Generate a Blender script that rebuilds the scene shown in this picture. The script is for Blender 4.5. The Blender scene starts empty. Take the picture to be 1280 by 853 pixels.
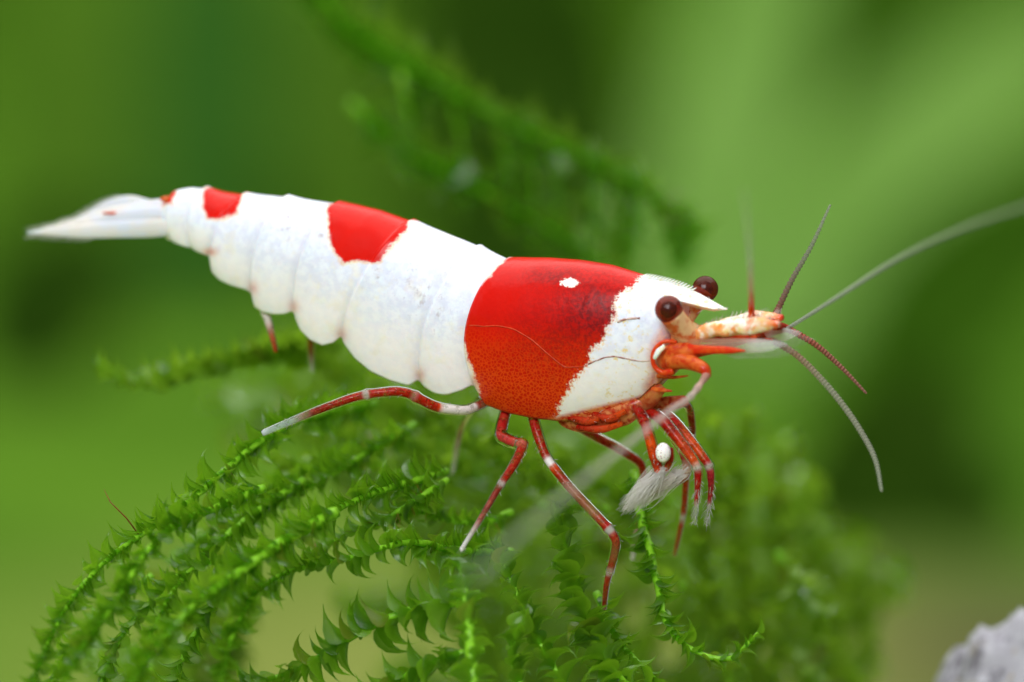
import bpy, math, random
import numpy as np
from mathutils import Vector, Matrix
from mathutils import noise as mnoise

random.seed(7)
rng = np.random.default_rng(7)
scene = bpy.context.scene
col = scene.collection
R = math.radians
# One Blender unit is one centimetre: the shrimp is a bit over two centimetres long.
scene.unit_settings.system = 'METRIC'
scene.unit_settings.scale_length = 0.01

# ------------------------------------------------------------------ camera
D = 30.0            # distance to the plane of sharp focus
W = 3.0             # width of the picture in that plane
PITCH = R(6.0)
PX = W / 1280.0
FW = Vector((0, math.cos(PITCH), -math.sin(PITCH)))
UP = Vector((0, math.sin(PITCH), math.cos(PITCH)))
RT = Vector((1, 0, 0))
CAM = Vector((0, 0, 3.2)) - FW * D
cd = bpy.data.cameras.new('camera')
cam = bpy.data.objects.new('camera', cd)
col.objects.link(cam)
cam.location = CAM
cam.rotation_euler = (R(90) - PITCH, 0, 0)
cd.sensor_width = 36
cd.lens = 36 * D / W
cd.clip_start = 0.5
cd.clip_end = 400
cd.dof.use_dof = True
cd.dof.focus_distance = D + 0.12
cd.dof.aperture_fstop = cd.lens * 1e-3 / (2 * 0.41)     # lens opening of 0.41 units radius
scene.camera = cam

# ------------------------------------------------------------------ light
wd = bpy.data.worlds.new('World')
scene.world = wd
wd.use_nodes = True
bg = wd.node_tree.nodes['Background']
bg.inputs[0].default_value = (0.90, 0.96, 0.94, 1)
bg.inputs[1].default_value = 0.22


def area(name, loc, target, sx, sy, energy, colour):
    l = bpy.data.lights.new(name, 'AREA')
    l.shape = 'RECTANGLE'
    l.size, l.size_y, l.energy, l.color = sx, sy, energy, colour
    o = bpy.data.objects.new(name, l)
    col.objects.link(o)
    o.location = loc
    o.rotation_euler = (Vector(target) - Vector(loc)).to_track_quat('-Z', 'Y').to_euler()
    return o


area('aquarium_lamp', (0, 22, 42), (0, 22, 0), 90, 70, 44000, (1.0, 1.0, 0.96))
area('flash_softbox', (-4, -16, 13), (0, 0, 3.0), 10, 8, 3900, (0.95, 0.96, 1.0))
scene.view_settings.view_transform = 'Standard'
scene.view_settings.look = 'None'
scene.view_settings.exposure = 0.0
scene.view_settings.gamma = 1.0
scene.render.engine = 'CYCLES'
scene.cycles.use_denoising = True
scene.cycles.max_bounces = 6
scene.cycles.diffuse_bounces = 3
scene.cycles.glossy_bounces = 2
scene.cycles.transmission_bounces = 4
scene.cycles.transparent_max_bounces = 12
scene.cycles.use_adaptive_sampling = True
scene.cycles.adaptive_threshold = 0.03
scene.cycles.caustics_reflective = False
scene.cycles.caustics_refractive = False


# ------------------------------------------------------------------ helpers
def P(u, v, d=0.0):
    """a point seen at photograph pixel u,v, d centimetres beyond the plane of focus"""
    z = D + d
    k = PX * z / D
    return CAM + FW * z + RT * ((u - 640) * k) + UP * ((426.5 - v) * k)


def newmat(name):
    m = bpy.data.materials.new(name)
    m.use_nodes = True
    nt = m.node_tree
    for n in list(nt.nodes):
        nt.nodes.remove(n)
    return m, nt


class NT:
    """short hand for building node trees"""
    def __init__(s, name):
        s.m, s.nt = newmat(name)
        s.out = s.nt.nodes.new('ShaderNodeOutputMaterial')

    def n(s, kind, **kw):
        nd = s.nt.nodes.new('ShaderNode' + kind)
        for k, v in kw.items():
            setattr(nd, k, v)
        return nd

    def put(s, sock, v):
        if isinstance(v, bpy.types.NodeSocket):
            s.nt.links.new(v, sock)
        elif isinstance(v, (tuple, list)) and len(v) == 3 and sock.type == 'RGBA':
            sock.default_value = (*v, 1)
        else:
            sock.default_value = v

    def math(s, op, a, b=0.0, clamp=False):
        nd = s.n('Math', operation=op, use_clamp=clamp)
        s.put(nd.inputs[0], a)
        s.put(nd.inputs[1], b)
        return nd.outputs[0]

    def mix(s, f, a, b):
        nd = s.n('Mix', data_type='RGBA')
        s.put(nd.inputs[0], f)
        s.put(nd.inputs[6], a)
        s.put(nd.inputs[7], b)
        return nd.outputs[2]

    def ramp(s, v, lo, hi, a=0.0, b=1.0):
        nd = s.n('MapRange', clamp=True)
        nd.interpolation_type = 'SMOOTHSTEP'
        for i, x in enumerate((v, lo, hi, a, b)):
            s.put(nd.inputs[i], x)
        return nd.outputs[0]

    def coord(s):
        return s.n('TexCoord').outputs['Object']

    def noise(s, scale, detail=3.0, rough=0.5, vec=None, dist=0.0):
        nd = s.n('TexNoise')
        nd.inputs['Scale'].default_value = scale
        nd.inputs['Detail'].default_value = detail
        nd.inputs['Roughness'].default_value = rough
        nd.inputs['Distortion'].default_value = dist
        s.put(nd.inputs['Vector'], vec if vec is not None else s.coord())
        return nd.outputs[0]

    def voro(s, scale, feature='F1', vec=None):
        nd = s.n('TexVoronoi', feature=feature)
        nd.inputs['Scale'].default_value = scale
        s.put(nd.inputs['Vector'], vec if vec is not None else s.coord())
        return nd.outputs[0]

    def attr(s, name):
        return s.n('Attribute', attribute_name=name).outputs['Fac']

    def acol(s, name):
        return s.n('Attribute', attribute_name=name).outputs['Color']

    def bump(s, h, strength=0.3, dist=0.002):
        nd = s.n('Bump')
        nd.inputs['Strength'].default_value = strength
        nd.inputs['Distance'].default_value = dist
        s.put(nd.inputs['Height'], h)
        return nd.outputs[0]

    def princ(s, base, rough=0.4, **kw):
        nd = s.n('BsdfPrincipled')
        s.put(nd.inputs['Base Color'], base)
        s.put(nd.inputs['Roughness'], rough)
        for k, v in kw.items():
            s.put(nd.inputs[k.replace('_', ' ')], v)
        return nd.outputs[0]

    def mixs(s, f, a, b):
        nd = s.n('MixShader')
        s.put(nd.inputs[0], f)
        s.nt.links.new(a, nd.inputs[1])
        s.nt.links.new(b, nd.inputs[2])
        return nd.outputs[0]

    def transp(s, c=(1, 1, 1)):
        nd = s.n('BsdfTransparent')
        s.put(nd.inputs[0], c)
        return nd.outputs[0]

    def transl(s, c):
        nd = s.n('BsdfTranslucent')
        s.put(nd.inputs[0], c)
        return nd.outputs[0]

    def done(s, sh):
        s.nt.links.new(sh, s.out.inputs['Surface'])
        return s.m


def mesh(name, verts, faces, mat=None, smooth=True, attrs=None, cols=None):
    me = bpy.data.meshes.new(name)
    me.from_pydata([tuple(v) for v in verts], [], [tuple(f) for f in faces])
    if mat:
        me.materials.append(mat)
    if smooth:
        me.polygons.foreach_set('use_smooth', [True] * len(me.polygons))
    for k, a in (attrs or {}).items():
        at = me.attributes.new(k, 'FLOAT', 'POINT')
        at.data.foreach_set('value', np.asarray(a, dtype=np.float32).ravel())
    for k, a in (cols or {}).items():
        at = me.attributes.new(k, 'FLOAT_COLOR', 'POINT')
        c = np.ones((len(verts), 4), dtype=np.float32)
        c[:, :np.asarray(a).shape[1]] = a
        at.data.foreach_set('color', c.ravel())
    me.update()
    return me


def ob(name, me, parent=None, kind=None):
    o = bpy.data.objects.new(name, me)
    col.objects.link(o)
    if parent:
        o.parent = parent
        o.location = -world_loc(parent)
    if kind:
        o['kind'] = kind
    return o


def world_loc(o):
    v = Vector(o.location)
    while o.parent:
        o = o.parent
        v = v + o.location
    return v


def empty(name, loc, label, cat, group=None):
    o = bpy.data.objects.new(name, None)
    col.objects.link(o)
    o.empty_display_size = 0.05
    o.location = loc
    o['label'], o['category'] = label, cat
    if group:
        o['group'] = group
    return o


def tag(o, label, cat, group=None):
    o['label'], o['category'] = label, cat
    if group:
        o['group'] = group
    return o


def resample(pts, vals, n, smooth=True):
    """pts (m,3), vals (m,k) -> n samples along a Catmull-Rom (or straight) path"""
    pts = np.asarray([tuple(p) for p in pts], float)
    vals = np.asarray(vals, float)
    if vals.ndim == 1:
        vals = vals[:, None]
    a = np.concatenate([pts, vals], axis=1)
    seg = np.linalg.norm(np.diff(pts, axis=0), axis=1)
    t = np.concatenate([[0], np.cumsum(seg)])
    tt = np.linspace(0, t[-1], n)
    if not smooth or len(pts) < 3:
        r = np.stack([np.interp(tt, t, a[:, i]) for i in range(a.shape[1])], axis=1)
    else:
        m = np.gradient(a, t, axis=0)
        k = np.clip(np.searchsorted(t, tt, side='right') - 1, 0, len(t) - 2)
        h = (t[k + 1] - t[k])[:, None]
        x = ((tt - t[k])[:, None]) / h
        h00, h10 = 2 * x**3 - 3 * x**2 + 1, x**3 - 2 * x**2 + x
        h01, h11 = -2 * x**3 + 3 * x**2, x**3 - x**2
        r = h00 * a[k] + h10 * h * m[k] + h01 * a[k + 1] + h11 * h * m[k + 1]
    return r[:, :3], r[:, 3:], tt / max(t[-1], 1e-9)


def frames(pts, up=None):
    """tangent, side and normal along a path (parallel transport)"""
    pts = np.asarray(pts)
    T = np.gradient(pts, axis=0)
    T /= np.linalg.norm(T, axis=1)[:, None] + 1e-12
    N = np.zeros_like(T)
    ref = np.array(up if up is not None else (0.0, -0.3, 1.0), float)
    if abs(ref @ T[0]) / np.linalg.norm(ref) > 0.97:
        ref = np.array((1.0, 0.2, 0.1))
    n = ref - T[0] * (ref @ T[0])
    n /= np.linalg.norm(n)
    for i in range(len(pts)):
        if up is not None:
            n2 = ref - T[i] * (ref @ T[i])
            if np.linalg.norm(n2) > 1e-3:
                n = n2
        else:
            n = n - T[i] * (n @ T[i])
        n = n / np.linalg.norm(n)
        N[i] = n
    B = np.cross(T, N)
    return T, B, N


def tube(pts, ra, rb=None, sides=10, up=None, caps=True):
    """loft of ellipses; ra along the side vector, rb along the normal"""
    pts = np.asarray([tuple(p) for p in pts], float)
    ra = np.asarray(ra, float).ravel()
    rb = ra if rb is None else np.asarray(rb, float).ravel()
    T, B, N = frames(pts, up)
    ang = np.arange(sides) / sides * 2 * np.pi
    V = (pts[:, None, :] + (ra[:, None] * np.cos(ang))[:, :, None] * B[:, None, :]
         + (rb[:, None] * np.sin(ang))[:, :, None] * N[:, None, :])
    n = len(pts)
    verts = V.reshape(-1, 3)
    faces = []
    for i in range(n - 1):
        for j in range(sides):
            k = (j + 1) % sides
            faces.append((i * sides + j, i * sides + k, (i + 1) * sides + k, (i + 1) * sides + j))
    if caps:
        faces.append(tuple(range(sides))[::-1])
        faces.append(tuple((n - 1) * sides + j for j in range(sides)))
    return verts, faces


def join(parts):
    vs, fs, o = [], [], 0
    for v, f in parts:
        v = np.asarray(v, float)
        vs.append(v)
        fs += [tuple(i + o for i in q) for q in f]
        o += len(v)
    return np.concatenate(vs), fs


def ico(c, rx, ry=None, rz=None, seg=20, rings=14):
    ry = ry or rx
    rz = rz or rx
    vs, fs = [(0, 0, rz)], []
    for i in range(1, rings):
        a = math.pi * i / rings
        for j in range(seg):
            b = 2 * math.pi * j / seg
            vs.append((rx * math.sin(a) * math.cos(b), ry * math.sin(a) * math.sin(b), rz * math.cos(a)))
    vs.append((0, 0, -rz))
    for j in range(seg):
        fs.append((0, 1 + j, 1 + (j + 1) % seg))
        fs.append((len(vs) - 1, 1 + (rings - 2) * seg + (j + 1) % seg, 1 + (rings - 2) * seg + j))
    for i in range(rings - 2):
        for j in range(seg):
            a, b = 1 + i * seg + j, 1 + i * seg + (j + 1) % seg
            fs.append((a, a + seg, b + seg, b))
    return np.array(vs) + np.array(tuple(c)), fs


# ------------------------------------------------------------------ materials
def mat_shell():
    t = NT('shrimp_shell')
    n_edge = t.noise(95, 6, 0.75)
    n_fine = t.noise(330, 4, 0.7)
    n_big = t.noise(9, 3, 0.55)
    red = t.math('ADD', t.attr('red'), t.math('ADD', t.math('MULTIPLY', t.math('SUBTRACT', n_edge, 0.5), t.attr('ragged')),
                 t.math('MULTIPLY', t.math('SUBTRACT', n_fine, 0.5), 10.0)))
    red = t.math('ADD', red, t.math('MULTIPLY', t.math('SUBTRACT', t.noise(26, 3, 0.6), 0.5), 11.0))
    m_red = t.ramp(red, -1.3, 1.3)
    m_rim = t.math('SUBTRACT', t.ramp(red, -5.5, -0.5), m_red, True)
    # white shell: milky, faint blue above and cream below, small stains
    white = t.mix(t.attr('low'), (0.80, 0.83, 0.93), (0.94, 0.87, 0.86))
    white = t.mix(t.math('MULTIPLY', t.ramp(t.noise(38, 5, 0.65), 0.40, 0.62), t.ramp(t.attr('low'), 0.0, 1.0, 0.46, 0.12)), white, (0.60, 0.60, 0.79))
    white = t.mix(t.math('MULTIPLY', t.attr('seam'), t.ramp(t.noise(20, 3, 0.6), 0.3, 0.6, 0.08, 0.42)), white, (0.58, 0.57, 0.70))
    white = t.mix(t.math('MULTIPLY', t.ramp(t.noise(16, 4, 0.6), 0.52, 0.70), 0.30), white, (0.88, 0.77, 0.52))
    white = t.mix(t.math('MULTIPLY', t.ramp(t.noise(60, 4, 0.7), 0.58, 0.70), t.attr('stain')), white, (0.44, 0.40, 0.52))
    white = t.mix(t.math('MULTIPLY', t.ramp(t.noise(48, 4, 0.7), 0.55, 0.68), t.attr('face')), white, (0.80, 0.60, 0.22))
    white = t.mix(t.math('MULTIPLY', m_rim, 0.55), white, (0.90, 0.52, 0.14))
    # red shell: scarlet, darker mottled in front, orange grain low down
    r = t.mix(n_big, (0.52, 0.003, 0.001), (0.70, 0.008, 0.0015))
    cell = t.ramp(t.voro(95, 'DISTANCE_TO_EDGE'), 0.02, 0.22)
    r_low = t.mix(cell, (0.80, 0.115, 0.008), (0.52, 0.012, 0.002))
    r = t.mix(t.math('MULTIPLY', t.attr('low'), 0.55), r, r_low)
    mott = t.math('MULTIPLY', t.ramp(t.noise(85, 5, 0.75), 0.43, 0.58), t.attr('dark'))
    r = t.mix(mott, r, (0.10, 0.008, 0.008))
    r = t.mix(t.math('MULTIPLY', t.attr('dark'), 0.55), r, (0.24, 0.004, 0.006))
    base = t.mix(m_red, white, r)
    base = t.mix(t.math('MULTIPLY', t.attr('line'), t.ramp(t.noise(70, 2, 0.5), 0.30, 0.42)), base, (0.22, 0.05, 0.03))
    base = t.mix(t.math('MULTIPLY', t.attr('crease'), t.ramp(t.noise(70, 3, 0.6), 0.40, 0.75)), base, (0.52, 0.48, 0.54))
    spot = t.ramp(t.math('ADD', t.attr('spot'), t.math('MULTIPLY', t.math('SUBTRACT', n_edge, 0.5), 13.0)), -0.8, 0.8)
    base = t.mix(spot, base, (0.95, 0.86, 0.78))
    und = t.math('MULTIPLY', t.attr('under'), 1.0, True)
    ucol = t.mix(t.ramp(t.noise(55, 4, 0.6, dist=1.5), 0.40, 0.62), (0.52, 0.025, 0.005), (0.74, 0.24, 0.06))
    base = t.mix(und, base, ucol)
    h = t.math('ADD', t.math('ADD', t.math('MULTIPLY', n_fine, 0.4), t.noise(60, 4, 0.6)), t.math('MULTIPLY', t.noise(13, 3, 0.5), 3.5))
    sh = t.princ(base, t.math('ADD', 0.20, t.math('MULTIPLY', n_edge, 0.20)), Subsurface_Weight=0.30, Subsurface_Scale=0.025,
                 Subsurface_Radius=(1.0, 0.45, 0.35), Coat_Weight=0.06, Coat_Roughness=0.12, Specular_IOR_Level=0.15,
                 Normal=t.bump(h, 0.28, 0.003))
    return t.done(sh)


def mat_simple(name, base, rough=0.4, trans=0.0, clear=0.0, noise=0.25, nscale=60, sss=0.0, coat=0.0, alt=None, bump=0.25, bd=0.002):
    t = NT(name)
    nz = t.noise(nscale, 4, 0.6)
    alt = alt or tuple(c * 0.6 for c in base)
    c = t.mix(t.ramp(nz, 0.5 - noise, 0.5 + noise), base, alt)
    sh = t.princ(c, rough, Specular_IOR_Level=0.25, Subsurface_Weight=sss, Subsurface_Scale=0.02, Coat_Weight=coat * 0.5, Coat_Roughness=0.12,
                 Normal=t.bump(nz, bump, bd))
    if trans:
        sh = t.mixs(trans, sh, t.transl(c))
    if clear:
        sh = t.mixs(clear, sh, t.transp())
    return t.done(sh)


def mat_banded(name, rough=0.3, clear=0.0, trans=0.25, speck=0.5):
    """colour from the painted bands of the limb, alpha of the band = how opaque it is"""
    t = NT(name)
    a = t.n('Attribute', attribute_name='band')
    nz = t.noise(110, 4, 0.7)
    sc_ = t.n('SeparateColor')
    t.put(sc_.inputs[0], a.outputs['Color'])
    dim = t.ramp(sc_.outputs[1], 0.1, 0.5, 1.0, 0.0)
    c = t.mix(t.math('MULTIPLY', t.math('MULTIPLY', t.ramp(nz, 0.50, 0.66), dim), speck), a.outputs['Color'], (0.52, 0.17, 0.06))
    sh = t.princ(c, rough, Specular_IOR_Level=0.12, Coat_Weight=0.02, Coat_Roughness=0.1, Normal=t.bump(nz, 0.25, 0.002))
    sh = t.mixs(trans, sh, t.transl(c))
    al = t.math('MULTIPLY', a.outputs['Alpha'], t.ramp(t.noise(42, 4, 0.65), 0.40, 0.52, 1.0 - speck, 1.0))
    sh = t.mixs(al, t.transp(), sh)
    return t.done(sh)


def mat_leaf(name, joined, dark, light, trl, clear=0.14):
    t = NT(name)
    rnd = t.attr('rnd') if joined else t.n('ObjectInfo').outputs['Random']
    nz = t.noise(45, 4, 0.6)
    c = t.mix(rnd, dark, light)
    c = t.mix(t.math('MULTIPLY', t.ramp(rnd, 0.955, 0.965), 0.6), c, (0.16, 0.085, 0.02))
    c = t.mix(t.math('MULTIPLY', t.ramp(nz, 0.45, 0.7), 0.35), c, tuple(x * 0.6 for x in dark))
    c = t.mix(t.math('MULTIPLY', t.attr('rib'), 0.35), c, tuple(min(1, x * 1.6) for x in light))
    tc = t.mix(rnd, trl, tuple(x * 0.7 for x in trl))
    cells = t.voro(150, 'F1')
    sh = t.princ(c, 0.18, Specular_IOR_Level=0.7, Normal=t.bump(cells, 0.15, 0.002))
    sh = t.mixs(0.50, sh, t.transl(tc))
    cl = clear if joined else t.ramp(t.attr('rim'), 0.2, 1.0, clear * 1.7, clear * 0.3)
    sh = t.mixs(cl, sh, t.transp((0.72, 0.95, 0.50)))
    return t.done(sh)


def mat_blade(name, c1, c2, trl):
    t = NT(name)
    nz = t.noise(1.3, 3, 0.5)
    c = t.mix(t.ramp(nz, 0.3, 0.7), c1, c2)
    sh = t.princ(c, 0.6, Specular_IOR_Level=0.05, Normal=t.bump(t.noise(6, 3), 0.3, 0.03))
    return t.done(t.mixs(0.4, sh, t.transl(trl)))


M = {}
M['shell'] = mat_shell()
t = NT('clear_cuticle')
fr = t.n('Fresnel')
fr.inputs['IOR'].default_value = 1.13
gl = t.n('BsdfGlossy')
gl.inputs['Color'].default_value = (0.9, 0.92, 0.95, 1)
gl.inputs['Roughness'].default_value = 0.12
M['limb_shell'] = t.done(t.mixs(fr.outputs[0], t.transp((0.985, 0.98, 0.98)), gl.outputs[0]))
M['limb'] = mat_banded('limb_bands')
M['bristle'] = mat_simple('bristle', (0.82, 0.80, 0.74), 0.3, 0.4, 0.35)
t = NT('eye_cornea')
c = t.mix(t.ramp(t.noise(90, 3), 0.35, 0.65), (0.13, 0.018, 0.008), (0.085, 0.012, 0.006))
sh = t.mixs(0.25, t.princ(c, 0.25, Specular_IOR_Level=0.5, Normal=t.bump(t.voro(160), 0.25, 0.002)), t.transl(c))
M['eye_shell'] = t.done(t.mixs(0.40, sh, t.transp((0.9, 0.35, 0.25))))
M['eye_core'] = mat_simple('eye_core', (0.012, 0.004, 0.006), 0.5)
M['stalk'] = mat_simple('eyestalk', (0.86, 0.60, 0.30), 0.28, 0.3, 0.15, 0.07, 15, coat=0.2, alt=(0.68, 0.12, 0.02))
M['antenna'] = mat_banded('antenna_bands', 0.35, trans=0.3, speck=0.1)
t = NT('white_speckle')
c = t.mix(t.ramp(t.voro(135), 0.24, 0.42), (0.55, 0.38, 0.36), (0.93, 0.88, 0.87))
M['white_joint'] = t.done(t.princ(c, 0.4, Subsurface_Weight=0.15, Subsurface_Scale=0.01))
M['fan_hair'] = mat_simple('fan_hair', (0.97, 0.95, 0.93), 0.35, 0.6, 0.50, alt=(0.9, 0.88, 0.84))
M['fan_skin'] = mat_simple('fan_skin', (0.95, 0.91, 0.88), 0.3, 0.6, 0.78, alt=(0.9, 0.8, 0.72))
M['tail'] = mat_simple('tail_fan_shell', (0.82, 0.85, 0.95), 0.3, 0.30, 0.24, 0.12, 14, sss=0.1, coat=0.3, alt=(0.88, 0.84, 0.80))
M['moss'] = mat_leaf('moss_leaf', False, (0.024, 0.072, 0.003), (0.190, 0.400, 0.014), (0.27, 0.56, 0.015), 0.18)
M['moss_far'] = mat_leaf('moss_leaf_mass', True, (0.070, 0.180, 0.007), (0.250, 0.440, 0.024), (0.38, 0.66, 0.03), 0.0)
M['moss_spray'] = mat_leaf('moss_leaf_spray', True, (0.070, 0.130, 0.010), (0.160, 0.290, 0.024), (0.28, 0.47, 0.04), 0.60)
M['moss_stem'] = mat_simple('moss_stem', (0.36, 0.74, 0.035), 0.3, 0.4, 0.0, 0.2, 40, coat=0.2, alt=(0.20, 0.50, 0.015))
M['moss_brown'] = mat_simple('rhizoid', (0.20, 0.045, 0.012), 0.4)

# ------------------------------------------------------------------ the place: bottom, back wall
def ground():
    t = NT('sand')
    sep = t.n('SeparateXYZ')
    t.put(sep.inputs[0], t.coord())
    wob = t.math('MULTIPLY', t.math('SUBTRACT', t.noise(0.25, 3, 0.5), 0.5), 6.0)
    far = t.ramp(t.math('ADD', sep.outputs[1], wob), 17.5, 22.5)
    side = t.ramp(t.math('ADD', sep.outputs[0], t.math('MULTIPLY', wob, 0.3)), 0.6, 2.4)
    left = t.ramp(t.math('ADD', sep.outputs[0], t.math('MULTIPLY', wob, 0.2)), -2.6, -0.9)
    sand = t.mix(left, (0.115, 0.215, 0.018), (0.200, 0.245, 0.048))
    sand = t.mix(side, sand, (0.085, 0.088, 0.030))
    sand = t.mix(t.math('MULTIPLY', t.ramp(t.noise(7, 3), 0.4, 0.7), 0.2), sand, (0.26, 0.24, 0.10))
    grn = t.mix(t.ramp(t.noise(0.16, 3, 0.55), 0.36, 0.64), (0.045, 0.125, 0.005), (0.10, 0.225, 0.012))
    c = t.mix(far, sand, grn)
    m = t.done(t.princ(c, 0.8, Specular_IOR_Level=0.05, Normal=t.bump(t.voro(9), 0.6, 0.06)))
    n = 90
    vs, fs = [], []
    for i in range(n + 1):
        for j in range(n + 1):
            x, y = -70 + 140 * i / n, -60 + 160 * j / n
            vs.append((x, y, 0.12 * math.sin(x * 0.31 + 1) * math.cos(y * 0.23) + 0.05 * math.sin(x * 1.1 + y * 0.7)))
    for i in range(n):
        for j in range(n):
            a = i * (n + 1) + j
            fs.append((a, a + n + 1, a + n + 2, a + 1))
    ob('ground', mesh('ground', vs, fs, m), kind='structure')
    t = NT('moss_wall')
    n1 = t.noise(0.09, 3, 0.55)
    c = t.mix(t.ramp(n1, 0.36, 0.64), (0.035, 0.11, 0.006), (0.10, 0.23, 0.02))
    c = t.mix(t.ramp(t.noise(1.5, 4), 0.4, 0.7), c, (0.06, 0.17, 0.015))
    m = t.done(t.princ(c, 0.8, Specular_IOR_Level=0.05, Normal=t.bump(t.noise(2, 4), 0.8, 0.4)))
    vs, fs = [], []
    for i in range(n + 1):
        for j in range(31):
            x, z = -70 + 140 * i / n, -1 + 42 * j / 30
            vs.append((x, 72 + 0.8 * math.sin(x * 0.4 + z * 0.2) + 0.6 * math.sin(z * 0.7 - x * 0.13), z))
    for i in range(n):
        for j in range(30):
            a = i * 31 + j
            fs.append((a, a + 31, a + 32, a + 1))
    ob('back_wall', mesh('back_wall', vs, fs, m), kind='structure')


ground()

GROUND_Z = 0.0


def blade(name, path, d, widths, mat, label, group, bend=0.0, d1=None):
    """one long plant leaf far behind, rooted in the sand; path in pixels from the root to the tip"""
    d1 = d if d1 is None else d1
    pts = [P(u, v, d + (d1 - d) * i / (len(path) - 1)) for i, (u, v) in enumerate(path)]
    root = pts[0].copy()
    root.z = -0.1
    pts = [root] + pts
    k = PX * (D + d) / D
    ws = [widths[0] * 0.5] + list(widths)
    p, r, tt = resample(pts, [w * k * 0.5 for w in ws], 36)
    T, B, N = frames(p, up=(0.0, -1.0, 0.15))
    vs, fs = [], []
    m = 9
    th = 0.035
    for i in range(36):
        for s in (1, -1):
            for j in range(m):
                x = (j / (m - 1) * 2 - 1)
                q = p[i] + B[i] * r[i, 0] * x + N[i] * (r[i, 0] * 0.22 * (x * x) + s * th * (1.1 - x * x) + 0.05 * math.sin(tt[i] * 17 + x * 2) * r[i, 0])
                vs.append(q)
    for i in range(35):
        for j in range(m - 1):
            a, b = i * 2 * m + j, i * 2 * m + m + j
            fs.append((a, a + 1, a + 2 * m + 1, a + 2 * m))
            fs.append((b, b + 2 * m, b + 2 * m + 1, b + 1))
    e = ob(name, mesh(name, vs, fs, mat))
    tag(e, label, 'plant leaf', group)
    return e


pale = mat_blade('pale_blade', (0.42, 0.66, 0.18), (0.36, 0.60, 0.14), (0.58, 0.86, 0.23))
mid = mat_blade('mid_blade', (0.085, 0.22, 0.010), (0.065, 0.17, 0.008), (0.10, 0.28, 0.012))
bright = mat_blade('bright_blade', (0.19, 0.38, 0.034), (0.16, 0.34, 0.026), (0.24, 0.48, 0.036))
teal = mat_blade('teal_blade', (0.085, 0.26, 0.034), (0.075, 0.22, 0.026), (0.11, 0.33, 0.04))
darkb = mat_blade('dark_blade', (0.042, 0.110, 0.006), (0.052, 0.125, 0.007), (0.05, 0.14, 0.007))

G = 'blurred leaves of the plants far behind'
blade('background_leaf', [(850, 440), (860, 330), (905, 170), (950, 0), (975, -160)], 29, [70, 150, 170, 150, 60], pale,
      'broad pale green blurred leaf rising behind the upright antennules', G)
blade('background_leaf', [(940, 470), (975, 380), (1080, 240), (1230, 110), (1400, 10)], 28, [70, 150, 170, 150, 70], pale,
      'pale green blurred leaf leaning away behind the long far antenna', G)
blade('background_leaf', [(1020, 420), (1060, 300), (1090, 150), (1110, -60)], 33, [90, 150, 170, 120], mid,
      'deep green blurred leaf in the fork between the two pale ones', G)
blade('background_leaf', [(1120, 520), (1150, 420), (1230, 330), (1400, 220)], 26, [110, 190, 200, 80], mid,
      'mid green blurred leaf leaning out above the dark gap behind the antennules', G)
blade('background_leaf', [(30, 420), (60, 330), (120, 160), (110, -80)], 33, [120, 200, 240, 130], bright,
      'bright green blurred leaf behind the end of the tail fan', G)
blade('background_leaf', [(330, 420), (340, 330), (360, 120), (340, -120)], 32, [140, 220, 240, 120], bright,
      'fresh green blurred leaf above the shrimp abdomen', G)
blade('background_leaf', [(250, 400), (255, 250), (262, 60), (255, -120)], 31, [110, 150, 170, 110], teal,
      'narrow bluish green blurred leaf above the red tail patch', G)
blade('background_leaf', [(620, 420), (640, 300), (640, 60), (590, -120)], 31, [140, 260, 300, 180], darkb,
      'dark green blurred leaf behind the upper moss spray', G)
blade('background_leaf', [(40, 440), (50, 400), (70, 345), (170, 300)], 28, [170, 200, 150, 70], darkb,
      'dark green blurred leaf bent over under the tail fan', G)
blade('background_leaf', [(1130, 650), (1135, 600), (1150, 540), (1200, 480)], 21, [300, 300, 230, 90], darkb,
      'dark green blurred leaf low down beyond the curled antennule tip', G)

# ------------------------------------------------------------------ the shrimp: a frame of its own
L3 = np.array([0.45, -0.26, 0.0])
L3[2] = math.sqrt(1 - L3[0]**2 - L3[1]**2)
F3 = np.array([1.0, 0.05, 0.0])
F3[2] = -(L3[0] * F3[0] + L3[1] * F3[1]) / L3[2]
F3 /= np.linalg.norm(F3)
U3 = np.cross(F3, L3)
if U3[1] > 0:
    U3 = -U3
O3 = np.array([640.0, 420.0, 120.0])      # pixels right, pixels down, pixel-sized depth
A2 = np.linalg.inv(np.array([[F3[0], U3[0]], [F3[1], U3[1]]]))


def sh_of(u, v, l):
    """body coordinates (along, up) of the point seen at u,v and l to the far side of the midline"""
    w = np.array([u - O3[0] - l * L3[0], v - O3[1] - l * L3[1]])
    return A2 @ w


def cam_of(s, l, h):
    return O3 + s * F3 + l * L3 + h * U3


def Q(u, v, l):
    s, h = sh_of(u, v, l)
    c = cam_of(s, l, h)
    return P(c[0], c[1], c[2] * PX)


shrimp = empty('shrimp', Q(660, 525, 0), 'red and white banded freshwater shrimp walking on green moss', 'shrimp')

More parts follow.
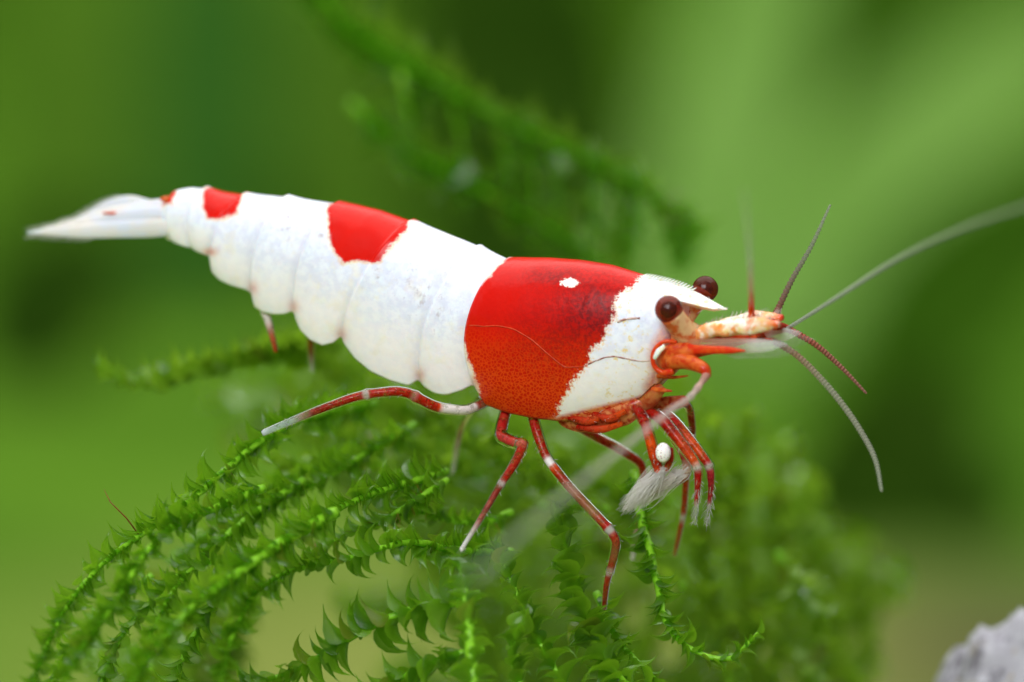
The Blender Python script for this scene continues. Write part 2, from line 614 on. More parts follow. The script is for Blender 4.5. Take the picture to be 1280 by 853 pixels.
# dorsal outline and lower near-side edge of the shell, pixels
DOR = np.array([(212, 247), (222, 240), (236, 236), (252, 237), (275, 242), (300, 245), (325, 246), (352, 248), (380, 252),
                (410, 256), (440, 259), (470, 265), (508, 279), (540, 290), (575, 303), (605, 316), (630, 327.5), (645, 326),
                (680, 325), (720, 327), (760, 333), (800, 345), (830, 356), (850, 368)], float)
VEN = np.array([(210, 299), (225, 304), (240, 310), (255, 316), (262, 320), (264, 338), (276, 349), (292, 356), (307, 361), (314, 366),
                (319, 383), (330, 389), (345, 392), (358, 392), (366, 389), (370, 398), (377, 412), (390, 424), (405, 431), (418, 428), (426, 421),
                (431, 429), (445, 447), (465, 463), (490, 475), (512, 482), (523, 475), (529, 482), (545, 491), (560, 493),
                (580, 487), (593, 480), (599, 492), (607, 506), (632, 516), (665, 523), (700, 527), (735, 524), (770, 514), (800, 498), (818, 480)], float)
# paired dorsal u, lower u, half width, lower edge half width
PAIR = np.array([(214, 214, 22, 0.80), (252, 240, 31, 0.80), (300, 263, 40, 0.80), (352, 315, 48, 0.82), (415, 368, 56, 0.84),
                 (506, 427, 63, 0.86), (590, 526, 66, 0.84), (628, 597, 65, 0.80), (645, 612, 68, 0.76), (680, 648, 71, 0.72), (720, 690, 69, 0.68),
                 (760, 732, 64, 0.66), (800, 772, 56, 0.66), (830, 800, 47, 0.68), (850, 818, 36, 0.72)], float)
BOUND = [1, 2, 3, 4, 5, 6, 7]                    # pair indices where one shell plate ends over the next


def poly_sd(poly, x, y):
    """signed distance to a polygon, positive inside"""
    p = np.asarray(poly, float)
    q = np.roll(p, -1, axis=0)
    dmin = np.full(x.shape, 1e9)
    inside = np.zeros(x.shape, bool)
    for (ax, ay), (bx, by) in zip(p, q):
        ex, ey = bx - ax, by - ay
        t = np.clip(((x - ax) * ex + (y - ay) * ey) / (ex * ex + ey * ey + 1e-9), 0, 1)
        dmin = np.minimum(dmin, np.hypot(x - ax - t * ex, y - ay - t * ey))
        c = ((ay > y) != (by > y)) & (x < (bx - ax) * (y - ay) / ((by - ay) + 1e-12) + ax)
        inside ^= c
    return np.where(inside, dmin, -dmin)


def line_d(poly, x, y):
    dmin = np.full(x.shape, 1e9)
    for (ax, ay), (bx, by) in zip(poly[:-1], poly[1:]):
        ex, ey = bx - ax, by - ay
        t = np.clip(((x - ax) * ex + (y - ay) * ey) / (ex * ex + ey * ey + 1e-9), 0, 1)
        dmin = np.minimum(dmin, np.hypot(x - ax - t * ex, y - ay - t * ey))
    return dmin


def build_body():
    NS, NQ, NB = 520, 62, 8
    idx = np.arange(len(PAIR), dtype=float)
    # even spacing along the dorsal line
    du = np.linspace(PAIR[0, 0], PAIR[-1, 0], NS)
    t = np.interp(du, PAIR[:, 0], idx)
    vu = np.interp(t, idx, PAIR[:, 1])
    w = np.interp(t, idx, PAIR[:, 2])
    wb = np.interp(t, idx, PAIR[:, 3])
    ker = np.hanning(41)
    ker /= ker.sum()
    sm = lambda a: np.convolve(np.pad(a, 20, mode='edge'), ker, 'valid')
    w, wb = sm(w), sm(wb)
    bul = sm(np.interp(t, [0, 1, 3, 5, 7, 9, 10, 12, 14], [0, 4, 6, 8, 17, 15, 9, 0, 0]))
    dv = np.interp(du, DOR[:, 0], DOR[:, 1])
    k2 = np.hanning(13)
    k2 /= k2.sum()
    dv = np.convolve(np.pad(dv, 6, mode='edge'), k2, 'valid')
    vv = np.interp(vu, VEN[:, 0], VEN[:, 1])
    k3 = np.hanning(7)
    k3 /= k3.sum()
    vv = np.convolve(np.pad(vv, 3, mode='edge'), k3, 'valid')
    # plate overlap: every plate swells a little towards its rear edge
    off = np.zeros(NS)
    for b0, b1 in zip([0] + BOUND, BOUND + [None]):
        hi = PAIR[b1, 0] if b1 is not None else PAIR[-1, 0]
        lo = PAIR[b0, 0]
        f = np.clip((du - lo) / (hi - lo), 0, 1)
        m = (du >= lo) & (du < hi)
        amp = 5.0 if b1 is not None else 4.0
        L = hi - lo
        e = np.minimum(1, (du - lo) / 3.5)
        prof = amp * np.exp(-((du - lo) / (0.30 * min(L, 120)))) * np.clip(e, 0, 1)
        off[m] = prof[m]
    puff = np.zeros(NS)
    for b0, b1 in zip([0] + BOUND[:-1], BOUND):
        lo, hi = PAIR[b0, 0], PAIR[b1, 0]
        m = (du >= lo) & (du < hi)
        puff[m] = 5.5 * np.sin(np.pi * np.clip((du[m] - lo) / (hi - lo), 0, 1))**0.7
    phe = R(142)
    q = np.linspace(0, 1, NQ)
    ph = q * phe
    lat = np.sin(ph)**0.92
    y = (np.cos(ph) - math.cos(phe)) / (1 - math.cos(phe)) * 2 - 1
    # underside from the edge to the middle
    qb = np.linspace(0, 1, NB + 1)[1:]
    near = []
    uv = []
    for i in range(NS):
        wbi = w[i] * wb[i]
        Dp = sh_of(du[i], dv[i], 0)
        Vp = sh_of(vu[i], vv[i], -wbi)
        c, a = (Dp + Vp) / 2, (Dp - Vp) / 2
        an = a / np.linalg.norm(a)
        rowl, rows = [], []
        for j in range(NQ):
            f = lat[j] if ph[j] < math.pi / 2 else wb[i] + (1 - wb[i]) * (lat[j] - lat[-1]) / (1 - lat[-1])
            o = off[i] * (1 - 0.6 * q[j]**3)
            s2 = c + a * y[j] + an * o * math.cos(min(ph[j], math.pi / 2))
            rowl.append(-(w[i] * f + o * f + puff[i] * q[j]**2))
            rows.append(s2 - np.array([bul[i] * math.sin(ph[j])**2 if ph[j] < math.pi / 2 else bul[i] * max(0, 1 - ((ph[j] - math.pi / 2) / (phe - math.pi / 2))**1.5), 0.0]))
        for b in qb:
            rowl.append(-(wbi + puff[i]) * (1 - b))
            rows.append(c + a * (-1 + 0.22 * math.sin(b * math.pi / 2)))
        near.append((rows, rowl))
    NR = NQ + NB
    verts, pu, pv, qq, tt = [], [], [], [], []
    for i in range(NS):
        rows, rowl = near[i]
        order = [(j, 1) for j in range(NR)] + [(j, -1) for j in range(NR - 2, 0, -1)]
        for j, sgn in order:
            s, h = rows[j]
            cn = cam_of(s, rowl[j], h)
            pu.append(cn[0])
            pv.append(cn[1])
            qq.append(min(j / (NQ - 1), 1.3))
            tt.append(t[i])
            cc = cn if sgn > 0 else cam_of(s, -rowl[j], h)
            verts.append(P(cc[0], cc[1], cc[2] * PX))
    RN = 2 * NR - 2
    faces = []
    for i in range(NS - 1):
        for j in range(RN):
            k = (j + 1) % RN
            faces.append((i * RN + j, (i + 1) * RN + j, (i + 1) * RN + k, i * RN + k))
    # rounded closing of both ends
    V = np.array([tuple(v) for v in verts])
    pu, pv, qq, tt = map(np.array, (pu, pv, qq, tt))
    extra = []

    def cap(ring0, centre, flip):
        nonlocal V, pu, pv, qq, tt
        ring = V[ring0:ring0 + RN]
        base = ring0
        c = np.array(tuple(centre))
        n = 9
        for m in range(1, n + 1):
            a = m / n * math.pi / 2
            mid = ring.mean(axis=0)
            rr = mid + (ring - mid) * math.cos(a) * 1.0 + (c - mid) * math.sin(a)
            st = len(V)
            V = np.concatenate([V, rr])
            pu = np.concatenate([pu, pu[ring0:ring0 + RN]])
            pv = np.concatenate([pv, pv[ring0:ring0 + RN]])
            qq = np.concatenate([qq, qq[ring0:ring0 + RN]])
            tt = np.concatenate([tt, tt[ring0:ring0 + RN]])
            for j in range(RN):
                k = (j + 1) % RN
                f = (base + j, base + k, st + k, st + j)
                extra.append(f if flip else f[::-1])
            base = st
        extra.append(tuple(range(base, base + RN)))

    cap((NS - 1) * RN, Q(852, 425, 0), False)
    cap(0, Q(204, 273, 0), True)
    faces += extra
    # ---- pattern on the shell
    CAR = [(640, 250), (634, 322), (612, 344), (597, 360), (584, 382), (577, 405), (580, 428), (588, 455), (597, 482), (603, 505), (618, 540),
           (690, 540), (697, 512), (704, 497), (716, 475), (738, 452), (735, 441), (752, 426), (757, 410), (768, 394), (765, 379), (774, 368), (790, 358), (801, 346), (794, 330), (790, 250)]
    A3 = [(410, 235), (410, 262), (411, 290), (417, 312), (430, 330), (445, 326), (474, 328), (484, 314), (494, 301), (509, 284), (512, 270), (500, 240)]
    A6 = [(260, 220), (255, 246), (254, 258), (259, 272), (277, 273), (296, 267), (301, 250), (302, 230)]
    T6 = [(203, 240), (200, 252), (214, 255), (219, 242), (216, 232)]
    red = np.maximum.reduce([poly_sd(p, pu, pv) for p in (CAR, A3, A6, T6)])
    red = np.where(tt > 7.0, red, np.maximum(poly_sd(A3, pu, pv), np.maximum(poly_sd(A6, pu, pv), poly_sd(T6, pu, pv))))
    front = np.clip((pu - 655) / 40, 0, 1)
    ragged = 9.0 + 26.0 * front
    spot = 1 - np.hypot((pu - 712) / 10.5, (pv - 353.5) / 6.0)
    spot = spot * 6
    low = np.clip((qq - 0.42) / 0.40, 0, 1)
    low = low * low * (3 - 2 * low)
    under = np.clip((pv - (520 - 0.245 * (pu - 690)) + 0) / 5.0, 0, 1) * (pu > 640) * (tt > 8)
    under = np.maximum(under, (qq > 1.02) * (tt > 7.5))
    under[NS * RN:NS * RN + 9 * RN] = np.maximum(under[NS * RN:NS * RN + 9 * RN], np.repeat(np.linspace(0.3, 1.0, 9), RN))
    face_edge = np.clip(1 - line_d([(842, 392), (832, 415), (822, 432), (818, 445), (820, 468), (812, 484)], pu, pv) / 12.0, 0, 1)
    under = np.maximum(under, face_edge * 0.8)
    under = np.maximum(under, 0.7 * np.exp(-(((pu - 263) / 9)**2 + ((pv - 315) / 5)**2)))
    for (nu, nv) in ((525, 473), (427, 422), (367, 388), (316, 365), (594, 482)):
        under = np.maximum(under, 0.45 * np.exp(-(((pu - nu) / 7)**2 + ((pv - nv + 4) / 9)**2)))
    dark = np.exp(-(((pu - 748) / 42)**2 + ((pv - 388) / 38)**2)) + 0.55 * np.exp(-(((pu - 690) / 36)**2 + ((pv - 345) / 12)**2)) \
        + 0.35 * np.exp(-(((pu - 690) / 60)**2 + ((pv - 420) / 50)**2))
    stain = 0.22 + 0.75 * np.exp(-(((pu - 527) / 30)**2 + ((pv - 370) / 45)**2)) + 0.35 * np.exp(-(((pu - 345) / 40)**2 + ((pv - 285) / 25)**2)) \
        + 0.5 * np.exp(-(((pu - 790) / 18)**2 + ((pv - 385) / 18)**2))
    stain = stain * (1 - 0.85 * low) * (tt < 14.5)
    face = np.clip((pu - 735) / 30, 0, 1) * 0.9
    line = np.zeros_like(pu)
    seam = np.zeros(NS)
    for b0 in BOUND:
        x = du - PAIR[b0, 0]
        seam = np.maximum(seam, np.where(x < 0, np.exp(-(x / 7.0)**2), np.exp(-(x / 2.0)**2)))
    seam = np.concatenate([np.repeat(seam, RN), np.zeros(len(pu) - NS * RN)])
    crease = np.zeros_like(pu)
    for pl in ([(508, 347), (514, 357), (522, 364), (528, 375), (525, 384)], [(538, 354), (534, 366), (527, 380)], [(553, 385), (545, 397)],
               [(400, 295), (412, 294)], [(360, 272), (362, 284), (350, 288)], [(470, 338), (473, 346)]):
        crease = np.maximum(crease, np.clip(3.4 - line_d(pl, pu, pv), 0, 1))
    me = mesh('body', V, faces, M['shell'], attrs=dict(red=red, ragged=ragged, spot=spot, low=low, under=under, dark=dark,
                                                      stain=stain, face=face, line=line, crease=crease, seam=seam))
    b = ob('body', me, shrimp)
    # fine sutures on the shell, laid on its surface
    ok = (np.arange(NS * RN) % RN) < NQ
    ids = np.nonzero(ok)[0]

    def suture(poly, rad, mat, label):
        pl = np.array(poly, float)
        seg = np.r_[0, np.cumsum(np.hypot(*np.diff(pl, axis=0).T))]
        st = np.linspace(0, seg[-1], int(seg[-1] / 2.5))
        us, vs_ = np.interp(st, seg, pl[:, 0]), np.interp(st, seg, pl[:, 1])
        q = []
        for u, v in zip(us, vs_):
            d2 = (pu[ids] - u)**2 + (pv[ids] - v)**2
            nn = ids[np.argsort(d2)[:6]]
            wt = 1 / (np.sort(d2)[:6] + 0.5)
            q.append((V[nn] * wt[:, None]).sum(axis=0) / wt.sum())
        q = np.array(q)
        for _ in range(3):
            q[1:-1] = (q[:-2] + 2 * q[1:-1] + q[2:]) / 4
        r_ = rad * PX * (1 + 0.35 * np.sin(np.arange(len(q)) * 1.9) * np.cos(np.arange(len(q)) * 0.7))
        o = ob('suture', mesh('suture', *tube(q, r_, sides=6), mat), b)
        o['label'] = label

    sm_ = mat_simple('suture_brown', (0.22, 0.035, 0.02), 0.4, alt=(0.62, 0.45, 0.38), noise=0.12, nscale=60)
    sr_ = mat_simple('suture_red', (0.42, 0.03, 0.008), 0.4, alt=(0.62, 0.06, 0.012), noise=0.15, nscale=60)
    suture([(735, 456), (745, 451), (756, 447), (768, 445.5), (785, 449), (800, 452), (816, 451)], 0.9, sm_, 'thin brown seam across the white cheek')
    suture([(772, 403), (778, 400), (788, 398.5), (800, 398)], 1.5, sm_, 'short dark seam behind the near eye')
    suture([(582, 407), (620, 408), (642, 411), (665, 425), (690, 447), (705, 459), (730, 458)], 0.8, sr_, 'faint seam crossing the red saddle')
    b['label'] = 'glossy body shell with red saddle and white abdomen plates'


build_body()

RED, DRED, ORG, WHT, CLR, PINK = (0.40, 0.005, 0.002), (0.24, 0.008, 0.004), (0.80, 0.09, 0.004), (0.88, 0.84, 0.82), (0.66, 0.66, 0.62), (0.60, 0.14, 0.10)


def band_cols(tt, bands):
    """bands: list of (t, colour, opacity)"""
    t = [b[0] for b in bands]
    out = np.stack([np.interp(tt, t, [b[1][i] for b in bands]) for i in range(3)] + [np.interp(tt, t, [b[2] for b in bands])], axis=1)
    return out


def hairs(p, r, T, B, N, n, length, spread=0.7, side=None, rad=0.0011, t0=0.1, t1=1.0):
    parts = []
    m = len(p)
    for _ in range(n):
        i = int((t0 + (t1 - t0) * random.random()) * (m - 1))
        a = random.uniform(0, 2 * math.pi) if side is None else side + random.gauss(0, 0.5)
        o = B[i] * math.cos(a) + N[i] * math.sin(a)
        d = o + T[i] * spread * random.uniform(0.6, 1.3)
        d /= np.linalg.norm(d)
        L = length * random.uniform(0.6, 1.2)
        q0 = p[i] + o * r[i] * 0.8
        parts.append(tube([q0, q0 + d * L * 0.6, q0 + d * L + T[i] * L * 0.12], [rad, rad * 0.7, rad * 0.2], sides=3))
    return parts


def chaikin(pts, vals, n=2, c=0.18):
    a = np.concatenate([np.asarray([tuple(p) for p in pts], float), np.asarray(vals, float)[:, None]], axis=1)
    for _ in range(n):
        o = [a[0]]
        for i in range(len(a) - 1):
            o.append(a[i] * (1 - c) + a[i + 1] * c)
            o.append(a[i] * c + a[i + 1] * (1 - c))
        o.append(a[-1])
        a = np.array(o)
    return a[:, :3], a[:, 3]


def limb(name, path, rad, bands, hair=26, core=0.78, joints=(), label=None, hl=0.016, tip_hair=0, shell=True, flat=1.0, explicit=False):
    """a jointed leg: coloured flesh inside a clear cuticle; path entries (u, v, l)"""
    pts = [P(*p) if explicit else Q(*p) for p in path]
    cp, cr = chaikin(pts, [r * PX * 0.88 for r in rad])
    p, r, tt = resample(cp, cr, 90, smooth=False)
    r = r[:, 0]
    for j in joints:
        r = r * (1 + 0.22 * np.exp(-((tt - j) / 0.012)**2))
    T, B, N = frames(p)
    sv, sf = tube(p, r, r * flat, sides=14)
    cv, cf = tube(p, r * core, r * core * flat, sides=12)
    o = ob(name, mesh(name, cv, cf, M['limb'], cols=dict(band=np.repeat(band_cols(tt, bands), 12, axis=0))), shrimp)
    if label:
        o['label'] = label
    if shell:
        ob('cuticle', mesh('cuticle', sv, sf, M['limb_shell']), o)
    if hair:
        hp = hairs(p, r, T, B, N, hair, hl)
        if tip_hair:
            hp += hairs(p, r, T, B, N, tip_hair, hl * 1.5, spread=2.2, t0=0.72, t1=0.99)
        v, f = join(hp)
        ob('bristles', mesh('bristles', v, f, M['bristle'], smooth=False), o, kind='stuff')
    return o


# near walking legs
limb('walking_leg', [(612, 500, -34), (596, 508, -55), (580, 514, -80), (545, 510, -115), (504, 488, -140), (450, 494, -165), (392, 515, -190), (328, 542, -215)],
     [8, 8, 8, 8.5, 8, 7.2, 6.4, 5],
     [(0, (0.45, 0.05, 0.02), 0.8), (0.05, (0.4, 0.05, 0.03), 0.75), (0.075, RED, 0.9), (0.09, WHT, 1), (0.255, WHT, 1), (0.265, ORG, 1), (0.28, RED, 0.95), (0.37, RED, 0.9), (0.375, CLR, 0.6), (0.385, RED, 0.9),
      (0.55, RED, 0.9), (0.565, CLR, 0.45), (0.585, RED, 0.95), (0.78, DRED, 0.9), (0.83, (0.40, 0.26, 0.22), 0.6), (0.88, (0.48, 0.54, 0.52), 0.42), (0.97, (0.50, 0.58, 0.56), 0.45), (1, (0.7, 0.76, 0.78), 0.8)],
     hair=46, joints=(0.37, 0.56), label='long walking leg stretched backwards with one white section', hl=0.010)
limb('walking_leg', [(634, 508, -34), (628, 530, -55), (625, 546, -75), (640, 553, -90), (655, 556, -100), (642, 582, -122), (625, 607, -145), (600, 650, -180), (573, 693, -215)],
     [8.5, 9.5, 10, 9.5, 8.5, 7.5, 6, 4.8, 3.8],
     [(0, RED, 1), (0.30, (0.55, 0.03, 0.03), 1), (0.37, PINK, 0.9), (0.40, RED, 0.85), (0.58, RED, 0.85), (0.60, CLR, 0.6), (0.62, DRED, 0.9), (0.80, (0.34, 0.08, 0.06), 0.85), (0.86, (0.52, 0.42, 0.38), 0.8), (0.92, CLR, 0.75), (1, WHT, 0.85)],
     hair=34, joints=(0.37, 0.60), label='short walking leg bent at a bulging pink knee', hl=0.012)
limb('walking_leg', [(664, 512, -32), (670, 538, -48), (682, 572, -60), (712, 610, -68), (763, 663, -74), (771, 678, -74), (766, 702, -72), (758, 728, -68), (754, 772, -60)],
     [9, 9, 8, 8, 8, 7.5, 7, 5.4, 3.6],
     [(0, RED, 1), (0.16, RED, 0.95), (0.21, RED, 0.9), (0.225, WHT, 1), (0.25, WHT, 1), (0.26, ORG, 1), (0.30, RED, 0.9), (0.38, (0.36, 0.06, 0.03), 0.6), (0.50, (0.40, 0.14, 0.08), 0.55), (0.56, RED, 0.95), (0.585, RED, 0.95), (0.595, CLR, 0.6), (0.605, CLR, 0.6), (0.62, RED, 0.9), (0.70, (0.34, 0.12, 0.05), 0.55),
      (0.77, RED, 0.8), (0.79, CLR, 0.6), (0.81, RED, 0.75), (0.95, DRED, 0.7), (1, CLR, 0.5)],
     hair=36, joints=(0.59, 0.785), label='long walking leg reaching down to the dark moss tip', hl=0.012)
# far walking legs, out of focus
limb('walking_leg', [(700, 520, 30), (742, 545, 60), (775, 562, 80), (806, 582, 100), (800, 640, 120), (790, 700, 130)], [8, 8, 8, 7, 5, 4],
     [(0, RED, 0.9), (0.5, RED, 0.9), (0.7, RED, 0.6), (1, CLR, 0.4)], hair=0, label='far side walking leg half hidden behind the mouthparts')
limb('walking_leg', [(820, 505, 30), (845, 500, 55), (862, 508, 80), (866, 540, 95), (858, 590, 110), (855, 640, 118), (843, 694, 124)], [7, 7, 6.5, 6, 6, 5, 3.5],
     [(0, RED, 0.9), (0.35, DRED, 0.9), (0.4, DRED, 0.8), (0.6, RED, 0.75), (0.78, RED, 0.8), (0.80, CLR, 0.5), (0.84, RED, 0.7), (1, RED, 0.5)], hair=0,
     label='far side front leg reaching straight down behind the claws')
limb('walking_leg', [(600, 500, 30), (578, 528, 70), (571, 556, 90), (566, 590, 105)], [6, 6, 5.5, 4], [(0, DRED, 0.6), (0.5, (0.25, 0.05, 0.02), 0.6), (1, CLR, 0.3)],
     hair=0, label='far side rear leg blurred in the moss')

# swimming legs under the abdomen
limb('swimming_leg', [(322, 372, -34), (332, 392, -38), (338, 412, -40), (345, 440, -40)], [9, 8, 6, 4],
     [(0, WHT, 1), (0.45, (0.8, 0.7, 0.66), 0.9), (0.7, (0.55, 0.12, 0.06), 0.9), (1, RED, 0.7)], hair=0, label='short pale swimming leg under the abdomen')
limb('swimming_leg', [(388, 405, 30), (388, 430, 40), (389, 448, 46), (390, 464, 50)], [6, 6, 5, 3.5], [(0, RED, 0.6), (0.6, DRED, 0.55), (1, CLR, 0.3)], hair=0,
     label='faint red swimming leg on the far side')

# mouth legs (maxillipeds) and claws in front
limb('maxilliped', [(800, 512, -18), (826, 522, -30), (850, 552, -36), (873, 584, -40), (872, 612, -38), (868, 656, -34)], [9, 10, 9, 7.5, 5.2, 2.6],
     [(0, RED, 1), (0.3, RED, 1), (0.55, ORG, 1), (0.60, CLR, 0.6), (0.63, (0.5, 0.01, 0.012), 1), (0.82, (0.5, 0.01, 0.012), 0.9), (0.88, CLR, 0.35), (1, CLR, 0.2)],
     hair=34, joints=(0.60,), tip_hair=34, label='near mouth leg with a deep red bristly end')
limb('maxilliped', [(812, 500, 14), (842, 526, 4), (866, 555, -6), (888, 584, -12), (889, 612, -12), (883, 657, -10)], [8, 9.5, 9, 7.5, 5.2, 2.6],
     [(0, RED, 1), (0.25, RED, 1), (0.45, ORG, 1), (0.58, RED, 1), (0.60, CLR, 0.6), (0.63, (0.42, 0.012, 0.03), 1), (0.82, (0.42, 0.012, 0.03), 0.8), (0.88, CLR, 0.35), (1, CLR, 0.2)],
     hair=34, joints=(0.60,), tip_hair=34, label='farther mouth leg with a crimson bristly end')
limb('claw_leg', [(790, 505, -30), (803, 520, -46), (812, 548, -54), (818, 572, -58), (824, 590, -58)], [9, 9, 9, 10, 8],
     [(0, RED, 1), (0.4, RED, 0.95), (0.65, ORG, 1), (0.9, RED, 1), (1, ORG, 0.9)], hair=10, joints=(0.35,), label='near claw leg with orange flank beside the white dotted joint')
limb('claw_leg', [(838, 560, -50), (838, 575, -52), (832, 589, -54)], [5, 6.5, 5], [(0, RED, 0.9), (0.6, RED, 0.9), (1, ORG, 0.8)], hair=4, label='short red finger hugging the white dotted joint')
limb('claw_leg', [(808, 512, 0), (838, 540, 10), (858, 572, 16), (858, 592, 14), (838, 607, 6), (822, 612, 0)], [7, 8, 9, 9, 7, 4],
     [(0, RED, 0.9), (0.3, ORG, 0.8), (0.45, (0.7, 0.4, 0.25), 0.6), (0.55, RED, 0.9), (0.68, (0.85, 0.70, 0.60), 0.7), (0.8, RED, 0.8), (1, CLR, 0.4)], hair=8,
     label='second claw leg, mottled red and white, folded under the mouth')
v, f = ico(Q(829, 566, -66), 9.6 * PX, 8 * PX, 12.5 * PX, 26, 20)
b = ob('claw_joint', mesh('claw_joint', v, f, M['white_joint']), shrimp)
b['label'] = 'white dotted egg shaped joint of the near claw'


def fan(name, root, tips, n, w0, jitter, label, mat=None, rad=0.0022):
    parts = []
    for _ in range(n):
        t = random.random()
        a, c = tips
        tip = [a[i] + (c[i] - a[i]) * t + random.gauss(0, jitter) for i in range(3)]
        r0 = [root[i] + random.gauss(0, w0) for i in range(3)]
        md = [(r0[i] * 0.45 + tip[i] * 0.55) + random.gauss(0, jitter * 0.7) for i in range(3)]
        parts.append(tube([Q(*r0), Q(*md), Q(*tip)], [rad * 1.2, rad, rad * 0.35], sides=4))
    v, f = join(parts)
    o = ob(name, mesh(name, v, f, mat or M['fan_hair']), shrimp, kind='stuff')
    o['label'] = label
    return o


def plate(name, outline, l0, bulge, mat, label=None, n=14, thick=1.6):
    """a thin curved lobe: outline pixels, lying at lateral offset l0 (function of u,v or number)"""
    c = np.mean(np.array(outline), axis=0)
    pts = []
    o = np.array(outline, float)
    seg = np.linalg.norm(np.diff(np.vstack([o, o[:1]]), axis=0), axis=1)
    t = np.concatenate([[0], np.cumsum(seg)])
    tt = np.linspace(0, t[-1], 49)[:-1]
    oc = np.vstack([o, o[:1]])
    ou, ov = np.interp(tt, t, oc[:, 0]), np.interp(tt, t, oc[:, 1])
    k = np.array([0.25, 0.5, 0.25])
    for _ in range(2):
        ou = np.convolve(np.r_[ou[-1], ou, ou[0]], k, 'valid')
        ov = np.convolve(np.r_[ov[-1], ov, ov[0]], k, 'valid')
    vs, fs = [], []
    rings = 8
    for s in (-1, 1):
        for i in range(rings + 1):
            f = i / rings
            for j in range(48):
                u, v = c[0] + (ou[j] - c[0]) * f, c[1] + (ov[j] - c[1]) * f
                l = l0(u, v) if callable(l0) else l0
                vs.append(Q(u, v, l - bulge * (1 - f * f) + s * thick * math.sqrt(max(0, 1 - f**4))))
    m = 48
    half = (rings + 1) * m
    for h in (0, half):
        for i in range(rings):
            for j in range(m):
                k2 = (j + 1) % m
                q = (h + i * m + j, h + i * m + k2, h + (i + 1) * m + k2, h + (i + 1) * m + j)
                fs.append(q if h == 0 else q[::-1])
    o = ob(name, mesh(name, vs, fs, mat), shrimp)
    if label:
        o['label'] = label
    return o


# brush of the claws
plate('claw_brush', [(812, 580), (830, 586), (848, 596), (836, 610), (812, 622), (790, 634), (776, 640), (784, 622), (796, 600)], -50, 5, M['fan_skin'], 'pale see-through skin joining the claw brush hairs', thick=1.2)
fan('claw_brush', (826, 588, -56), ((778, 636, -70), (800, 632, -60)), 150, 4.5, 5.5, 'white feathery brush of fine hairs on the near claw', rad=0.0011)
fan('claw_brush', (850, 592, -30), ((778, 640, -50), (830, 612, -40)), 120, 5, 5, 'pale wispy hairs of the second claw', rad=0.0010)
red_soft = mat_simple('red_mouth_flesh', (0.52, 0.030, 0.010), 0.25, 0.3, 0.05, 0.15, 55, coat=0.5, alt=(0.80, 0.30, 0.10))
membrane = mat_simple('orange_membrane', (0.76, 0.26, 0.08), 0.25, 0.35, 0.35, 0.2, 45, coat=0.4, alt=(0.58, 0.05, 0.012))
plate('mouth_plate', [(694, 520), (730, 514), (770, 503), (800, 498), (806, 512), (790, 530), (760, 539), (722, 541), (700, 533)], -34, 10, red_soft, 'red fleshy mouthparts under the shell edge')
plate('mouth_plate', [(770, 508), (800, 494), (822, 478), (834, 486), (822, 505), (800, 524), (780, 526)], -24, 8, membrane, 'translucent orange membrane below the cheek')
plate('mouth_plate', [(800, 500), (830, 496), (858, 494), (862, 506), (836, 515), (812, 520)], 6, 6, red_soft, 'red mouth plate in front of the claws')
for (a, b_, c_) in (((712, 522), (735, 528), (755, 520)), ((742, 518), (762, 525), (782, 514)), ((722, 534), (750, 538), (778, 530))):
    limb('mouthpart', [(*a, -44), (*b_, -50), (*c_, -46)], [5, 7, 4], [(0, RED, 0.9), (0.5, (0.6, 0.05, 0.015), 0.9), (1, ORG, 0.7)], hair=3, core=0.9, shell=False)

# ---- eyes
for (u, v, l, r) in ((836, 387, -46, 17.5), (881.5, 361.5, 46, 16.5)):
    c = Q(u, v, l)
    e = ob('eye', mesh('eye', *ico(c, r * PX, seg=36, rings=24), M['eye_shell']), shrimp)
    ob('eye_core', mesh('eye_core', *ico(c, r * 0.60 * PX, seg=24, rings=16), M['eye_core']), e)
    s = 1 if l > 0 else -1
    if s < 0:
        pts, rs = [Q(866, 424, -18), Q(852, 410, -32), Q(839, 393, -44)], [19, 16, 15.5]
    else:
        pts, rs = [Q(858, 402, 18), Q(868, 384, 30), Q(880, 365, 44)], [8, 10, 14]
    p, rr, _ = resample(pts, [x * PX for x in rs], 14)
    ob('eyestalk', mesh('eyestalk', *tube(p, rr[:, 0], sides=20), M['stalk']), e)

# ---- rostrum: a keeled white blade with fine teeth
t = NT('rostrum_shell')
c = t.mix(t.ramp(t.noise(50, 4, 0.7), 0.5, 0.68), (0.93, 0.91, 0.87), (0.86, 0.70, 0.36))
M['rostrum'] = t.done(t.princ(c, 0.32, Subsurface_Weight=0.25, Subsurface_Scale=0.02, Coat_Weight=0.4, Coat_Roughness=0.15, Normal=t.bump(t.noise(120, 4), 0.3, 0.002)))


